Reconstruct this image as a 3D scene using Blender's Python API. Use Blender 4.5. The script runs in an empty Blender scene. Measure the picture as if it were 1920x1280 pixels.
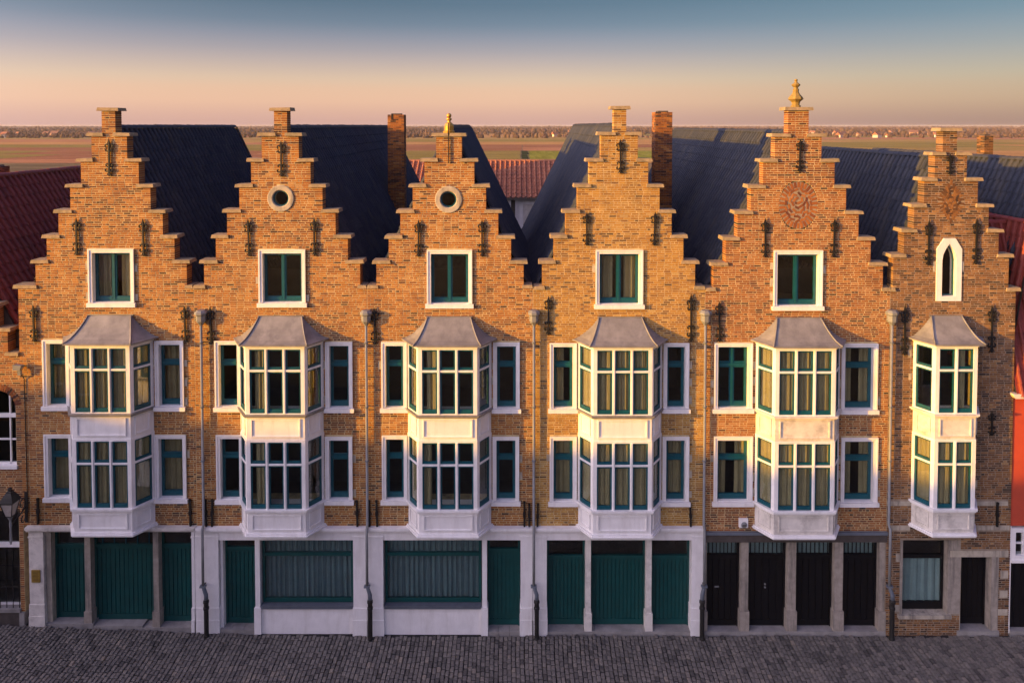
import bpy, math, random
import numpy as np
from mathutils import Vector, Matrix
from mathutils import noise as mnoise
R = math.radians
random.seed(7)
sc = bpy.context.scene
col = sc.collection

# ------------------------------------------------------------------ camera, sky, sun, exposure
F = 1400.0                      # focal length in photograph pixels (1920 wide)
OX, OY = 965.0, 282.0           # optical centre in photograph pixels
PITCH = R(1.9)
CAMY, CAMZ = -22.6, 15.68
GLOW = 2.7
SUN_AZ, SUN_EL = R(67.0), R(7.5)     # azimuth from the facade normal (towards the left), elevation

cam_d = bpy.data.cameras.new('camera'); cam = bpy.data.objects.new('camera', cam_d); col.objects.link(cam)
cam.location = (0, CAMY, CAMZ); cam.rotation_euler = (R(90) - PITCH, 0, 0)
cam_d.sensor_fit = 'HORIZONTAL'; cam_d.sensor_width = 36.0; cam_d.lens = F / 1920 * 36
cam_d.shift_x = -(OX - 960) / 1920; cam_d.shift_y = -(640 - OY) / 1920
cam_d.clip_start = 0.1; cam_d.clip_end = 20000
sc.camera = cam

sun_from = Vector((-math.sin(SUN_AZ) * math.cos(SUN_EL), -math.cos(SUN_AZ) * math.cos(SUN_EL), math.sin(SUN_EL)))
sd = bpy.data.lights.new('sun', 'SUN'); sun = bpy.data.objects.new('sun', sd); col.objects.link(sun)
sun.rotation_euler = (-sun_from).to_track_quat('-Z', 'Y').to_euler()
sun.location = sun_from * 80
sd.energy = 5.0; sd.angle = R(0.8); sd.color = (1.0, 0.485, 0.0)

world = bpy.data.worlds.new('World'); sc.world = world; world.use_nodes = True
wn, wl = world.node_tree.nodes, world.node_tree.links
wn.clear()
wout = wn.new('ShaderNodeOutputWorld'); bg = wn.new('ShaderNodeBackground')
sky = wn.new('ShaderNodeTexSky'); sky.sky_type = 'NISHITA'; sky.sun_disc = False
sky.sun_elevation = SUN_EL; sky.sun_rotation = math.atan2(sun_from.x, sun_from.y)
sky.air_density = 1.0; sky.dust_density = 1.5; sky.ozone_density = 2.5; sky.altitude = 0
# the evening sky's own colour bands by height above the horizon (the same all the way round)
tc = wn.new('ShaderNodeTexCoord'); sep = wn.new('ShaderNodeSeparateXYZ'); wl.new(tc.outputs['Generated'], sep.inputs[0])
asn = wn.new('ShaderNodeMath'); asn.operation = 'ARCSINE'; wl.new(sep.outputs['Z'], asn.inputs[0])
mr = wn.new('ShaderNodeMapRange'); wl.new(asn.outputs[0], mr.inputs[0]); mr.inputs[1].default_value = 0.0; mr.inputs[2].default_value = R(90)
ramp = wn.new('ShaderNodeValToRGB'); wl.new(mr.outputs[0], ramp.inputs[0])
bands = [(0.0, (0.37, 0.215, 0.195)), (0.0065, (0.393, 0.225, 0.194)), (0.02, (0.453, 0.255, 0.184)), (0.030, (0.436, 0.245, 0.169)), (0.038, (0.387, 0.243, 0.173)),
         (0.054, (0.253, 0.166, 0.158)), (0.062, (0.184, 0.127, 0.143)), (0.073, (0.114, 0.087, 0.12)), (0.084, (0.049, 0.048, 0.082)), (0.101, (0.015, 0.018, 0.04)), (0.30, (0.08, 0.082, 0.21)), (1.0, (0.18, 0.16, 0.40))]
el = ramp.color_ramp.elements
while len(el) < len(bands): el.new(0.5)
for e, (p, c) in zip(el, bands): e.position = p; e.color = (*c, 1)
def wmath(op, a, b=None):
    n = wn.new('ShaderNodeMath'); n.operation = op
    for k, v in enumerate((a, b)):
        if v is None: continue
        if isinstance(v, (int, float)): n.inputs[k].default_value = v
        else: wl.new(v, n.inputs[k])
    return n.outputs[0]
def wmix(mode, a, b, fac=1.0):
    n = wn.new('ShaderNodeMix'); n.data_type = 'RGBA'; n.blend_type = mode; n.inputs[0].default_value = fac
    for q, v in ((n.inputs['A'], a), (n.inputs['B'], b)):
        if isinstance(v, tuple): q.default_value = (*v, 1)
        else: wl.new(v, q)
    return n.outputs['Result']
# the broad glow of the setting sun: falls off smoothly with the angle from the sun
dt = wn.new('ShaderNodeVectorMath'); dt.operation = 'DOT_PRODUCT'; wl.new(tc.outputs['Generated'], dt.inputs[0]); dt.inputs[1].default_value = sun_from
glow = wmath('MULTIPLY', wmath('POWER', wmath('MAXIMUM', wmath('ADD', wmath('MULTIPLY', dt.outputs['Value'], 0.5), 0.5), 0.0), 9.0), GLOW)
nish = wmix('MULTIPLY', sky.outputs[0], (0.05, 0.05, 0.05))
gl = wn.new('ShaderNodeVectorMath'); gl.operation = 'SCALE'; gl.inputs[0].default_value = (1.02, 0.85, 0.97); wl.new(glow, gl.inputs['Scale'])
# the band dims gently away from the sun
fal = wn.new('ShaderNodeMapRange'); fal.interpolation_type = 'SMOOTHSTEP'; wl.new(dt.outputs['Value'], fal.inputs[0])
fal.inputs[1].default_value = -1.0; fal.inputs[2].default_value = -0.35; fal.inputs[3].default_value = 0.42; fal.inputs[4].default_value = 0.88
rs = wn.new('ShaderNodeVectorMath'); rs.operation = 'SCALE'; wl.new(ramp.outputs[0], rs.inputs[0]); wl.new(fal.outputs[0], rs.inputs['Scale'])
tot = wmix('ADD', wmix('ADD', rs.outputs[0], nish), gl.outputs[0])
wl.new(tot, bg.inputs[0]); bg.inputs[1].default_value = 1.0
wl.new(bg.outputs[0], wout.inputs[0])

sc.view_settings.view_transform = 'Standard'; sc.view_settings.look = 'None'
sc.view_settings.exposure = 0.83; sc.view_settings.gamma = 1.0; sc.view_settings.use_curve_mapping = False
sc.cycles.max_bounces = 6; sc.cycles.diffuse_bounces = 3; sc.cycles.glossy_bounces = 3
sc.cycles.transparent_max_bounces = 8; sc.cycles.transmission_bounces = 4
sc.cycles.caustics_reflective = False; sc.cycles.caustics_refractive = False
sc.cycles.use_denoising = True

# ------------------------------------------------------------------ measuring helpers
# where a measured photograph point lies on the upright plane Y (the facade is Y = 0)
def P(px, py, Y=0.0):
    a = (px - OX) / F; b = (py - OY) / F
    dy = math.cos(PITCH) - b * math.sin(PITCH); dz = -math.sin(PITCH) - b * math.cos(PITCH)
    t = (Y - CAMY) / dy
    return a * t, CAMZ + dz * t
def X(px, py=600, Y=0.0): return P(px, py, Y)[0]
def Z(py, Y=0.0): return P(960, py, Y)[1]
def ground_z(x):                       # the street rises a little towards the left
    t = max(0.0, -4.0 - x)
    return 0.0022 * t * t + 0.004 * t

# ------------------------------------------------------------------ mesh helpers
class MB:
    def __init__(s): s.v = []; s.f = []; s.t = []
    def add(s, vs, fs, tint=None):
        o = len(s.v); s.v.extend([tuple(v) for v in vs]); s.f.extend([tuple(i + o for i in f) for f in fs])
        s.t.extend([tint if tint is not None else 0.5] * len(fs)); return s
    def box(s, x0, x1, y0, y1, z0, z1, tint=None):
        if x0 > x1: x0, x1 = x1, x0
        if y0 > y1: y0, y1 = y1, y0
        if z0 > z1: z0, z1 = z1, z0
        return s.add([(x0,y0,z0),(x1,y0,z0),(x1,y1,z0),(x0,y1,z0),(x0,y0,z1),(x1,y0,z1),(x1,y1,z1),(x0,y1,z1)],
                     [(0,3,2,1),(4,5,6,7),(0,1,5,4),(1,2,6,5),(2,3,7,6),(3,0,4,7)], tint)
    def prism(s, poly, z0, z1, tint=None):            # counter-clockwise plan polygon
        n = len(poly)
        vs = [(p[0], p[1], z0) for p in poly] + [(p[0], p[1], z1) for p in poly]
        fs = [tuple(range(n - 1, -1, -1)), tuple(range(n, 2 * n))] + [(i, (i + 1) % n, n + (i + 1) % n, n + i) for i in range(n)]
        return s.add(vs, fs, tint)
    def extrude_xz(s, poly, y0, y1, tint=None):       # polygon in x,z, counter-clockwise seen from the front
        n = len(poly)
        vs = [(p[0], y0, p[1]) for p in poly] + [(p[0], y1, p[1]) for p in poly]
        fs = [tuple(range(n)), tuple(range(2 * n - 1, n - 1, -1))] + [((i + 1) % n, i, n + i, n + (i + 1) % n) for i in range(n)]
        return s.add(vs, fs, tint)
    def tube(s, pts, r, n=8, tint=None, caps=True):
        pts = [Vector(p) for p in pts]; rs = r if isinstance(r, (list, tuple)) else [r] * len(pts)
        vs = []; fs = []
        for i, p in enumerate(pts):
            d = (pts[min(i + 1, len(pts) - 1)] - pts[max(i - 1, 0)]).normalized()
            a = Vector((0, 1, 0)) if abs(d.y) < 0.9 else Vector((1, 0, 0))
            u = d.cross(a).normalized(); w = d.cross(u)
            for k in range(n):
                t = 2 * math.pi * k / n; vs.append(p + (u * math.cos(t) + w * math.sin(t)) * rs[i])
        for i in range(len(pts) - 1):
            for k in range(n):
                fs.append((i * n + k, i * n + (k + 1) % n, (i + 1) * n + (k + 1) % n, (i + 1) * n + k))
        if caps: fs += [tuple(range(n - 1, -1, -1)), tuple(range(len(vs) - n, len(vs)))]
        return s.add(vs, fs, tint)
    def lathe(s, prof, cx, cy, n=12, tint=None, phase=0.0):     # prof: (r, z) from the bottom up
        vs = []; fs = []
        for r, z in prof:
            for k in range(n):
                t = 2 * math.pi * k / n + phase; vs.append((cx + r * math.cos(t), cy + r * math.sin(t), z))
        for i in range(len(prof) - 1):
            for k in range(n):
                fs.append((i * n + k, i * n + (k + 1) % n, (i + 1) * n + (k + 1) % n, (i + 1) * n + k))
        fs += [tuple(range(n - 1, -1, -1)), tuple(range(len(vs) - n, len(vs)))]
        return s.add(vs, fs, tint)
    def mesh(s, name, mat):
        me = bpy.data.meshes.new(name); me.from_pydata(s.v, [], s.f)
        at = me.attributes.new('tint', 'FLOAT', 'FACE'); at.data.foreach_set('value', s.t)
        if mat: me.materials.append(mat)
        me.update(); return me
    def build(s, name, mat, parent=None, kind=None, smooth=False):
        me = s.mesh(name, mat)
        if smooth: me.polygons.foreach_set('use_smooth', [True] * len(me.polygons))
        return put(name, me, parent, kind)
def put(name, me, parent=None, kind=None, loc=None, rot=None, scale=None):
    o = bpy.data.objects.new(name, me); col.objects.link(o)
    if parent is not None:
        o.parent = parent
        if parent.type == 'EMPTY': o.matrix_parent_inverse = Matrix.Translation(-Vector(parent.location))
    if loc is not None: o.location = loc
    if rot is not None: o.rotation_euler = rot
    if scale is not None: o.scale = scale
    if kind: o['kind'] = kind
    return o
def thing(name, label, cat, loc, group=None):
    o = bpy.data.objects.new(name, None); col.objects.link(o); o.location = loc; o.empty_display_size = 0.3
    o['label'] = label; o['category'] = cat
    if group: o['group'] = group
    return o
def box(name, mat, parent, x0, x1, y0, y1, z0, z1): return MB().box(x0, x1, y0, y1, z0, z1).build(name, mat, parent)
def mass(name, mat, parent, tv, tf, mats, tints, kind='stuff'):
    """many copies of one small shape joined into one mesh; mats: N x 3 x 4"""
    tv = np.asarray(tv, float); m = np.asarray(mats, float); n = len(m); nv = len(tv)
    vs = (np.einsum('nij,vj->nvi', m[:, :, :3], tv) + m[:, None, :, 3]).reshape(-1, 3)
    ls = np.array([len(f) for f in tf]); fl = np.concatenate([np.array(f) for f in tf])
    me = bpy.data.meshes.new(name); me.vertices.add(len(vs)); me.vertices.foreach_set('co', vs.ravel())
    loops = (fl[None, :] + (np.arange(n) * nv)[:, None]).ravel(); me.loops.add(len(loops)); me.loops.foreach_set('vertex_index', loops.astype(np.int32))
    tot = np.tile(ls, n); st = np.concatenate([[0], np.cumsum(tot)[:-1]])
    me.polygons.add(len(tot)); me.polygons.foreach_set('loop_start', st.astype(np.int32)); 
    me.update(calc_edges=True)
    at = me.attributes.new('tint', 'FLOAT', 'FACE'); at.data.foreach_set('value', np.repeat(np.asarray(tints, float), len(tf)).astype(np.float32))
    me.materials.append(mat); me.validate(); me.polygons.foreach_set('use_smooth', [False] * len(me.polygons))
    return put(name, me, parent, kind)

# ------------------------------------------------------------------ materials
def new_mat(name):
    m = bpy.data.materials.new(name); m.use_nodes = True
    nt = m.node_tree; b = nt.nodes['Principled BSDF']; return m, nt, b
def link_noise(nt, scale, detail=4.0, vec=None, rough=0.6):
    n = nt.nodes.new('ShaderNodeTexNoise'); n.inputs['Scale'].default_value = scale; n.inputs['Detail'].default_value = detail
    n.inputs['Roughness'].default_value = rough
    g = nt.nodes.new('ShaderNodeNewGeometry')
    if vec is None: nt.links.new(g.outputs['Position'], n.inputs['Vector'])
    else:
        mp = nt.nodes.new('ShaderNodeMapping'); mp.inputs['Scale'].default_value = vec
        nt.links.new(g.outputs['Position'], mp.inputs[0]); nt.links.new(mp.outputs[0], n.inputs['Vector'])
    return n
def ramp_node(nt, stops):
    r = nt.nodes.new('ShaderNodeValToRGB'); e = r.color_ramp.elements
    while len(e) < len(stops): e.new(0.5)
    for q, (p, c) in zip(e, stops): q.position = p; q.color = (*c, 1)
    return r
def mixc(nt, a, b, fac, mode='MIX'):
    m = nt.nodes.new('ShaderNodeMix'); m.data_type = 'RGBA'; m.blend_type = mode
    for s, v in ((m.inputs['A'], a), (m.inputs['B'], b), (m.inputs[0], fac)):
        if isinstance(v, (int, float)): s.default_value = v
        elif isinstance(v, tuple): s.default_value = (*v, 1)
        else: nt.links.new(v, s)
    return m.outputs['Result']
def plain(name, c, rough=0.6, metal=0.0, var=0.25, scale=6.0, bump=0.15, spec=0.4, dirt=None, dirt_amt=0.5, streak=None, bscale=60):
    m, nt, b = new_mat(name)
    n = link_noise(nt, scale)
    lo = tuple(x * (1 - var) for x in c); hi = tuple(min(1, x * (1 + var * 0.6)) for x in c)
    r = ramp_node(nt, [(0.3, lo), (0.7, hi)]); nt.links.new(n.outputs[0], r.inputs[0]); out = r.outputs[0]
    if dirt:
        n2 = link_noise(nt, 1.7 if streak is None else 1.0, 6.0, vec=streak, rough=0.7)
        r2 = ramp_node(nt, [(0.48, (0, 0, 0)), (0.68, (dirt_amt,) * 3)]); nt.links.new(n2.outputs[0], r2.inputs[0])
        out = mixc(nt, out, dirt, r2.outputs[0])
    nt.links.new(out, b.inputs['Base Color'])
    b.inputs['Roughness'].default_value = rough; b.inputs['Metallic'].default_value = metal; b.inputs['Specular IOR Level'].default_value = spec
    if bump:
        n3 = link_noise(nt, bscale, 3.0); bp = nt.nodes.new('ShaderNodeBump'); bp.inputs['Strength'].default_value = bump; bp.inputs['Distance'].default_value = 0.01
        nt.links.new(n3.outputs[0], bp.inputs['Height']); nt.links.new(bp.outputs[0], b.inputs['Normal'])
    return m
def tinted(name, stops, rough=0.85, spec=0.25, grime=(0.06, 0.045, 0.035), grime_amt=0.5, nscale=0.9, fine=28.0, bump=0.3, coat=0.0):
    m, nt, b = new_mat(name)
    a = nt.nodes.new('ShaderNodeAttribute'); a.attribute_name = 'tint'
    r = ramp_node(nt, stops); nt.links.new(a.outputs['Fac'], r.inputs[0])
    n1 = link_noise(nt, fine, 3.0); r1 = ramp_node(nt, [(0.3, (0.72,) * 3), (0.7, (1.12,) * 3)]); nt.links.new(n1.outputs[0], r1.inputs[0])
    c = mixc(nt, r.outputs[0], r1.outputs[0], 1.0, 'MULTIPLY')
    n2 = link_noise(nt, 1.0, 6.0, vec=(nscale * 1.7, nscale * 1.7, nscale * 0.45), rough=0.7); r2 = ramp_node(nt, [(0.5, (0, 0, 0)), (0.72, (grime_amt,) * 3)]); nt.links.new(n2.outputs[0], r2.inputs[0])
    c = mixc(nt, c, grime, r2.outputs[0])
    nt.links.new(c, b.inputs['Base Color']); b.inputs['Roughness'].default_value = rough; b.inputs['Specular IOR Level'].default_value = spec
    b.inputs['Coat Weight'].default_value = coat
    if bump:
        n3 = link_noise(nt, 90, 3.0); bp = nt.nodes.new('ShaderNodeBump'); bp.inputs['Strength'].default_value = bump; bp.inputs['Distance'].default_value = 0.006
        nt.links.new(n3.outputs[0], bp.inputs['Height']); nt.links.new(bp.outputs[0], b.inputs['Normal'])
    return m
ORANGE = [(0.0, (0.060, 0.031, 0.024)), (0.2, (0.165, 0.058, 0.031)), (0.5, (0.345, 0.122, 0.030)), (0.8, (0.44, 0.178, 0.040)), (1.0, (0.48, 0.26, 0.10))]
YELLOW = [(0.0, (0.10, 0.058, 0.030)), (0.2, (0.255, 0.117, 0.038)), (0.5, (0.41, 0.200, 0.040)), (0.8, (0.48, 0.258, 0.056)), (1.0, (0.50, 0.32, 0.12))]
RED = [(0.0, (0.048, 0.026, 0.023)), (0.2, (0.145, 0.048, 0.030)), (0.5, (0.305, 0.102, 0.031)), (0.8, (0.40, 0.152, 0.043)), (1.0, (0.45, 0.22, 0.10))]
BROWN = [(0.0, (0.036, 0.025, 0.020)), (0.25, (0.092, 0.049, 0.028)), (0.55, (0.215, 0.097, 0.036)), (0.85, (0.32, 0.150, 0.048)), (1.0, (0.41, 0.24, 0.10))]
M = {}
for k, st in (('orange', ORANGE), ('yellow', YELLOW), ('red', RED), ('brown', BROWN)):
    M['brick_' + k] = tinted('brick ' + k, st)
M['mortar'] = plain('mortar', (0.55, 0.42, 0.215), 0.95, var=0.3, scale=5, bump=0.4, dirt=(0.20, 0.15, 0.11), dirt_amt=0.75)
M['mortar_dark'] = plain('dark mortar', (0.33, 0.255, 0.18), 0.95, var=0.35, scale=5, bump=0.4, dirt=(0.12, 0.10, 0.08), dirt_amt=0.6)
M['coping'] = plain('coping stone', (0.35, 0.26, 0.15), 0.9, var=0.3, scale=9, bump=0.4, dirt=(0.16, 0.15, 0.08), dirt_amt=0.6)
M['stone'] = plain('pale sandstone', (0.47, 0.41, 0.32), 0.85, var=0.22, scale=5, bump=0.3, dirt=(0.16, 0.14, 0.12), dirt_amt=0.9, streak=(4.5, 4.5, 0.45))
M['pier'] = plain('stained pier stone', (0.34, 0.295, 0.245), 0.85, var=0.25, scale=5, bump=0.3, dirt=(0.10, 0.09, 0.08), dirt_amt=0.85, streak=(5.0, 5.0, 0.5))
M['white'] = plain('white paint', (0.84, 0.81, 0.79), 0.55, var=0.07, scale=3, bump=0.05, dirt=(0.45, 0.40, 0.34), dirt_amt=0.26, streak=(3.5, 3.5, 0.6))
M['white_worn'] = plain('weathered white paint', (0.72, 0.67, 0.60), 0.65, var=0.14, scale=4, bump=0.15, dirt=(0.26, 0.23, 0.20), dirt_amt=0.6)
M['teal'] = plain('teal paint', (0.006, 0.080, 0.105), 0.42, var=0.16, scale=6, bump=0.04)
M['door_green'] = plain('dark green door paint', (0.003, 0.060, 0.058), 0.45, var=0.2, scale=3, bump=0.04)
M['door_black'] = plain('black door paint', (0.0045, 0.0045, 0.006), 0.5, var=0.2, scale=3, bump=0.04, spec=0.25)
M['lead'] = plain('lead sheet', (0.25, 0.24, 0.235), 0.55, metal=0.15, var=0.25, scale=2.2, bump=0.12, dirt=(0.15, 0.145, 0.15), dirt_amt=0.7, streak=(3.2, 3.2, 0.8), bscale=14)
M['iron'] = plain('black wrought iron', (0.012, 0.011, 0.010), 0.6, var=0.3, scale=20, bump=0.3)
M['zinc'] = plain('painted zinc', (0.22, 0.225, 0.225), 0.5, var=0.15, scale=5, bump=0.05, dirt=(0.17, 0.16, 0.15), dirt_amt=0.4)
M['zinc_dark'] = plain('dull zinc', (0.13, 0.15, 0.18), 0.5, var=0.15, scale=5, bump=0.05)
M['gold'] = plain('gilded ochre', (0.52, 0.30, 0.05), 0.4, metal=0.35, var=0.25, scale=14, bump=0.1)
M['ochre'] = plain('mossy ochre stone', (0.30, 0.20, 0.05), 0.8, var=0.3, scale=14, bump=0.3)
M['brass'] = plain('brass', (0.42, 0.27, 0.06), 0.45, metal=0.5, var=0.15, scale=9, bump=0.05)
M['slab'] = plain('grey stone slab', (0.30, 0.28, 0.26), 0.85, var=0.25, scale=3, bump=0.3, dirt=(0.16, 0.15, 0.14), dirt_amt=0.5)
M['sillslate'] = plain('blue stone sill', (0.10, 0.115, 0.14), 0.55, var=0.2, scale=4, bump=0.15)
M['beam'] = plain('dark weathered beam', (0.075, 0.062, 0.055), 0.75, var=0.3, scale=5, bump=0.3)
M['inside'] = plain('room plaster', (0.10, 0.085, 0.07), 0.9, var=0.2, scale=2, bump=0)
M['curtain'] = plain('cream net curtain', (0.43, 0.35, 0.20), 0.9, var=0.12, scale=3, bump=0)
M['curtain_blue'] = plain('pale blue net curtain', (0.16, 0.26, 0.30), 0.9, var=0.1, scale=3, bump=0)
M['curtain_pale'] = plain('pale aqua curtain', (0.30, 0.42, 0.45), 0.9, var=0.1, scale=3, bump=0)
M['redplaster'] = plain('red plaster', (0.50, 0.070, 0.034), 0.85, var=0.12, scale=2, bump=0.2)
M['tile_dark'] = tinted('dark glazed pantile', [(0, (0.028, 0.034, 0.050)), (0.5, (0.048, 0.055, 0.074)), (1, (0.080, 0.084, 0.096))], rough=0.6, spec=0.10, grime=(0.11, 0.095, 0.07), grime_amt=0.4, nscale=0.8, bump=0.12)
M['tile_red'] = tinted('red pantile', [(0, (0.15, 0.028, 0.022)), (0.5, (0.25, 0.042, 0.030)), (1, (0.31, 0.065, 0.04))], rough=0.6, spec=0.4, grime=(0.09, 0.03, 0.025), grime_amt=0.4, bump=0.12)
M['tile_orange'] = tinted('orange pantile', [(0, (0.28, 0.10, 0.055)), (0.5, (0.42, 0.16, 0.085)), (1, (0.50, 0.21, 0.11))], rough=0.75, bump=0.12)
M['sett'] = tinted('street sett', [(0, (0.075, 0.069, 0.062)), (0.4, (0.155, 0.140, 0.122)), (0.75, (0.20, 0.178, 0.150)), (1, (0.26, 0.22, 0.172))], rough=0.62, spec=0.4, grime=(0.08, 0.075, 0.075), grime_amt=0.4, nscale=0.7, fine=22, bump=0.35)
M['grout'] = plain('sand and grit', (0.026, 0.024, 0.024), 0.95, var=0.4, scale=12, bump=0.5)

def glass_mat():
    m, nt, b = new_mat('window glass'); nt.nodes.remove(b)
    out = [n for n in nt.nodes if n.type == 'OUTPUT_MATERIAL'][0]
    t = nt.nodes.new('ShaderNodeBsdfTransparent'); t.inputs[0].default_value = (0.86, 0.89, 0.87, 1)
    g = nt.nodes.new('ShaderNodeBsdfGlossy'); g.inputs['Roughness'].default_value = 0.02; g.inputs[0].default_value = (1, 1, 1, 1)
    lw = nt.nodes.new('ShaderNodeLayerWeight'); lw.inputs[0].default_value = 0.5
    pw_ = nt.nodes.new('ShaderNodeMath'); pw_.operation = 'POWER'; nt.links.new(lw.outputs['Facing'], pw_.inputs[0]); pw_.inputs[1].default_value = 5.0
    fr = nt.nodes.new('ShaderNodeMath'); fr.operation = 'MULTIPLY_ADD'; nt.links.new(pw_.outputs[0], fr.inputs[0]); fr.inputs[1].default_value = 0.93; fr.inputs[2].default_value = 0.055
    nz = link_noise(nt, 1.3, 2.0); bp = nt.nodes.new('ShaderNodeBump'); bp.inputs['Strength'].default_value = 0.02; bp.inputs['Distance'].default_value = 0.05
    nt.links.new(nz.outputs[0], bp.inputs['Height']); nt.links.new(bp.outputs[0], g.inputs['Normal'])
    mx = nt.nodes.new('ShaderNodeMixShader'); nt.links.new(fr.outputs[0], mx.inputs[0]); nt.links.new(t.outputs[0], mx.inputs[1]); nt.links.new(g.outputs[0], mx.inputs[2])
    nt.links.new(mx.outputs[0], out.inputs[0]); return m
M['glass'] = glass_mat()

# ------------------------------------------------------------------ street
COURSE = 0.0675
street_me = MB()
xs = [-60 + 2 * i for i in range(61)]
ys = [-40, -20, -10, -6, -4, -2, 0.45]
vs = [(x, y, ground_z(x) - 0.085) for y in ys for x in xs]
fs = [(j * len(xs) + i, j * len(xs) + i + 1, (j + 1) * len(xs) + i + 1, (j + 1) * len(xs) + i) for j in range(len(ys) - 1) for i in range(len(xs) - 1)]
street = street_me.add(vs, fs).build('street', M['grout']); street['kind'] = 'structure'
def sett_shape(w, l, h=0.09, c=0.014):
    a, b = w / 2, l / 2
    v = [(-a, -b, -h), (a, -b, -h), (a, b, -h), (-a, b, -h), (-a, -b, -c), (a, -b, -c), (a, b, -c), (-a, b, -c),
         (-a + c, -b + c, 0), (a - c, -b + c, 0), (a - c, b - c, 0), (-a + c, b - c, 0)]
    f = [(0, 1, 5, 4), (1, 2, 6, 5), (2, 3, 7, 6), (3, 0, 4, 7), (4, 5, 9, 8), (5, 6, 10, 9), (6, 7, 11, 10), (7, 4, 8, 11), (8, 9, 10, 11)]
    return v, f
def lay_setts():
    W_, L_ = 0.128, 0.225
    sv, sf = sett_shape(W_ - 0.019, 1.0 - 0.0)
    sv = [(x, y if abs(abs(y) - 0.5) < 1e-6 else (0.5 - 0.07) * (1 if y > 0 else -1), z) for x, y, z in sv]
    variants = []
    for k in range(10):
        mb = MB().add(sv, sf, (k + 0.5) / 10); variants.append(mb.mesh('cobblestone', M['sett']))
    mats, tints, near = [], [], []
    rnd = random.Random(3)
    x = -21.0
    while x < 21.0:
        y = -0.02 - rnd.random() * 0.12
        wob = rnd.uniform(-0.006, 0.006)
        while y > -7.0:
            ln = L_ * rnd.uniform(0.78, 1.2); cy = y - ln / 2
            cx = x + wob + 0.02 * math.sin(cy * 0.9 + x * 0.23) + 0.012 * math.sin(cy * 2.3 + x * 0.7)
            dip = 0.012 * math.sin(x * 0.9 + cy * 0.6) + 0.010 * math.sin(x * 0.37 - cy * 1.3)
            z = ground_z(cx) + dip - 0.012 + rnd.uniform(-0.007, 0.007)
            rz = rnd.uniform(-0.05, 0.05); rx = rnd.uniform(-0.045, 0.045); ry = rnd.uniform(-0.05, 0.05)
            t = min(1, max(0, rnd.gauss(0.45, 0.22)))
            m4 = Matrix.Translation((cx, cy, z)) @ Matrix.Rotation(rz, 4, 'Z') @ Matrix.Rotation(ry, 4, 'Y') @ Matrix.Rotation(rx, 4, 'X') @ Matrix.Diagonal((rnd.uniform(0.92, 1.04), ln - 0.040, 1, 1))
            near.append((abs(cy + 1.9) + abs(cx) * 0.04, m4, t))
            y -= ln
        x += W_
    near.sort(key=lambda q: q[0])
    for i, (d, m4, t) in enumerate(near):
        if i < 300:
            o = put('cobblestone', variants[min(9, int(t * 10))], street)
            o.matrix_basis = m4
        else:
            mats.append(np.array(m4)[:3]); tints.append(t)
    mass('cobblestones', M['sett'], street, sv, sf, mats, tints)
lay_setts()

# ------------------------------------------------------------------ generic brick laying
BF = 0.005                                # how far brick faces stand out of the mortar
def sub_intervals(base, cuts):
    out = [base]
    for a, b in cuts:
        nx = []
        for p, q in out:
            if b <= p or a >= q: nx.append((p, q))
            else:
                if a > p: nx.append((p, a))
                if b < q: nx.append((b, q))
        out = nx
    return out
class Opening:                            # rectangle, ellipse or diamond kept free of bricks
    def __init__(s, x0, x1, z0, z1, kind='rect'): s.x0, s.x1, s.z0, s.z1, s.kind = min(x0, x1), max(x0, x1), min(z0, z1), max(z0, z1), kind
    def cut(s, za, zb):
        if zb <= s.z0 + 0.004 or za >= s.z1 - 0.004: return None
        if s.kind == 'rect': return (s.x0, s.x1)
        cx, cz, a, b = (s.x0 + s.x1) / 2, (s.z0 + s.z1) / 2, (s.x1 - s.x0) / 2, (s.z1 - s.z0) / 2
        zz = 0.0 if za < cz < zb else min(abs(za - cz), abs(zb - cz))
        t = zz / b
        if t >= 1: return None
        w = a * (math.sqrt(1 - t * t) if s.kind == 'ellipse' else 1 - t)
        return (cx - w, cx + w)
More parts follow.
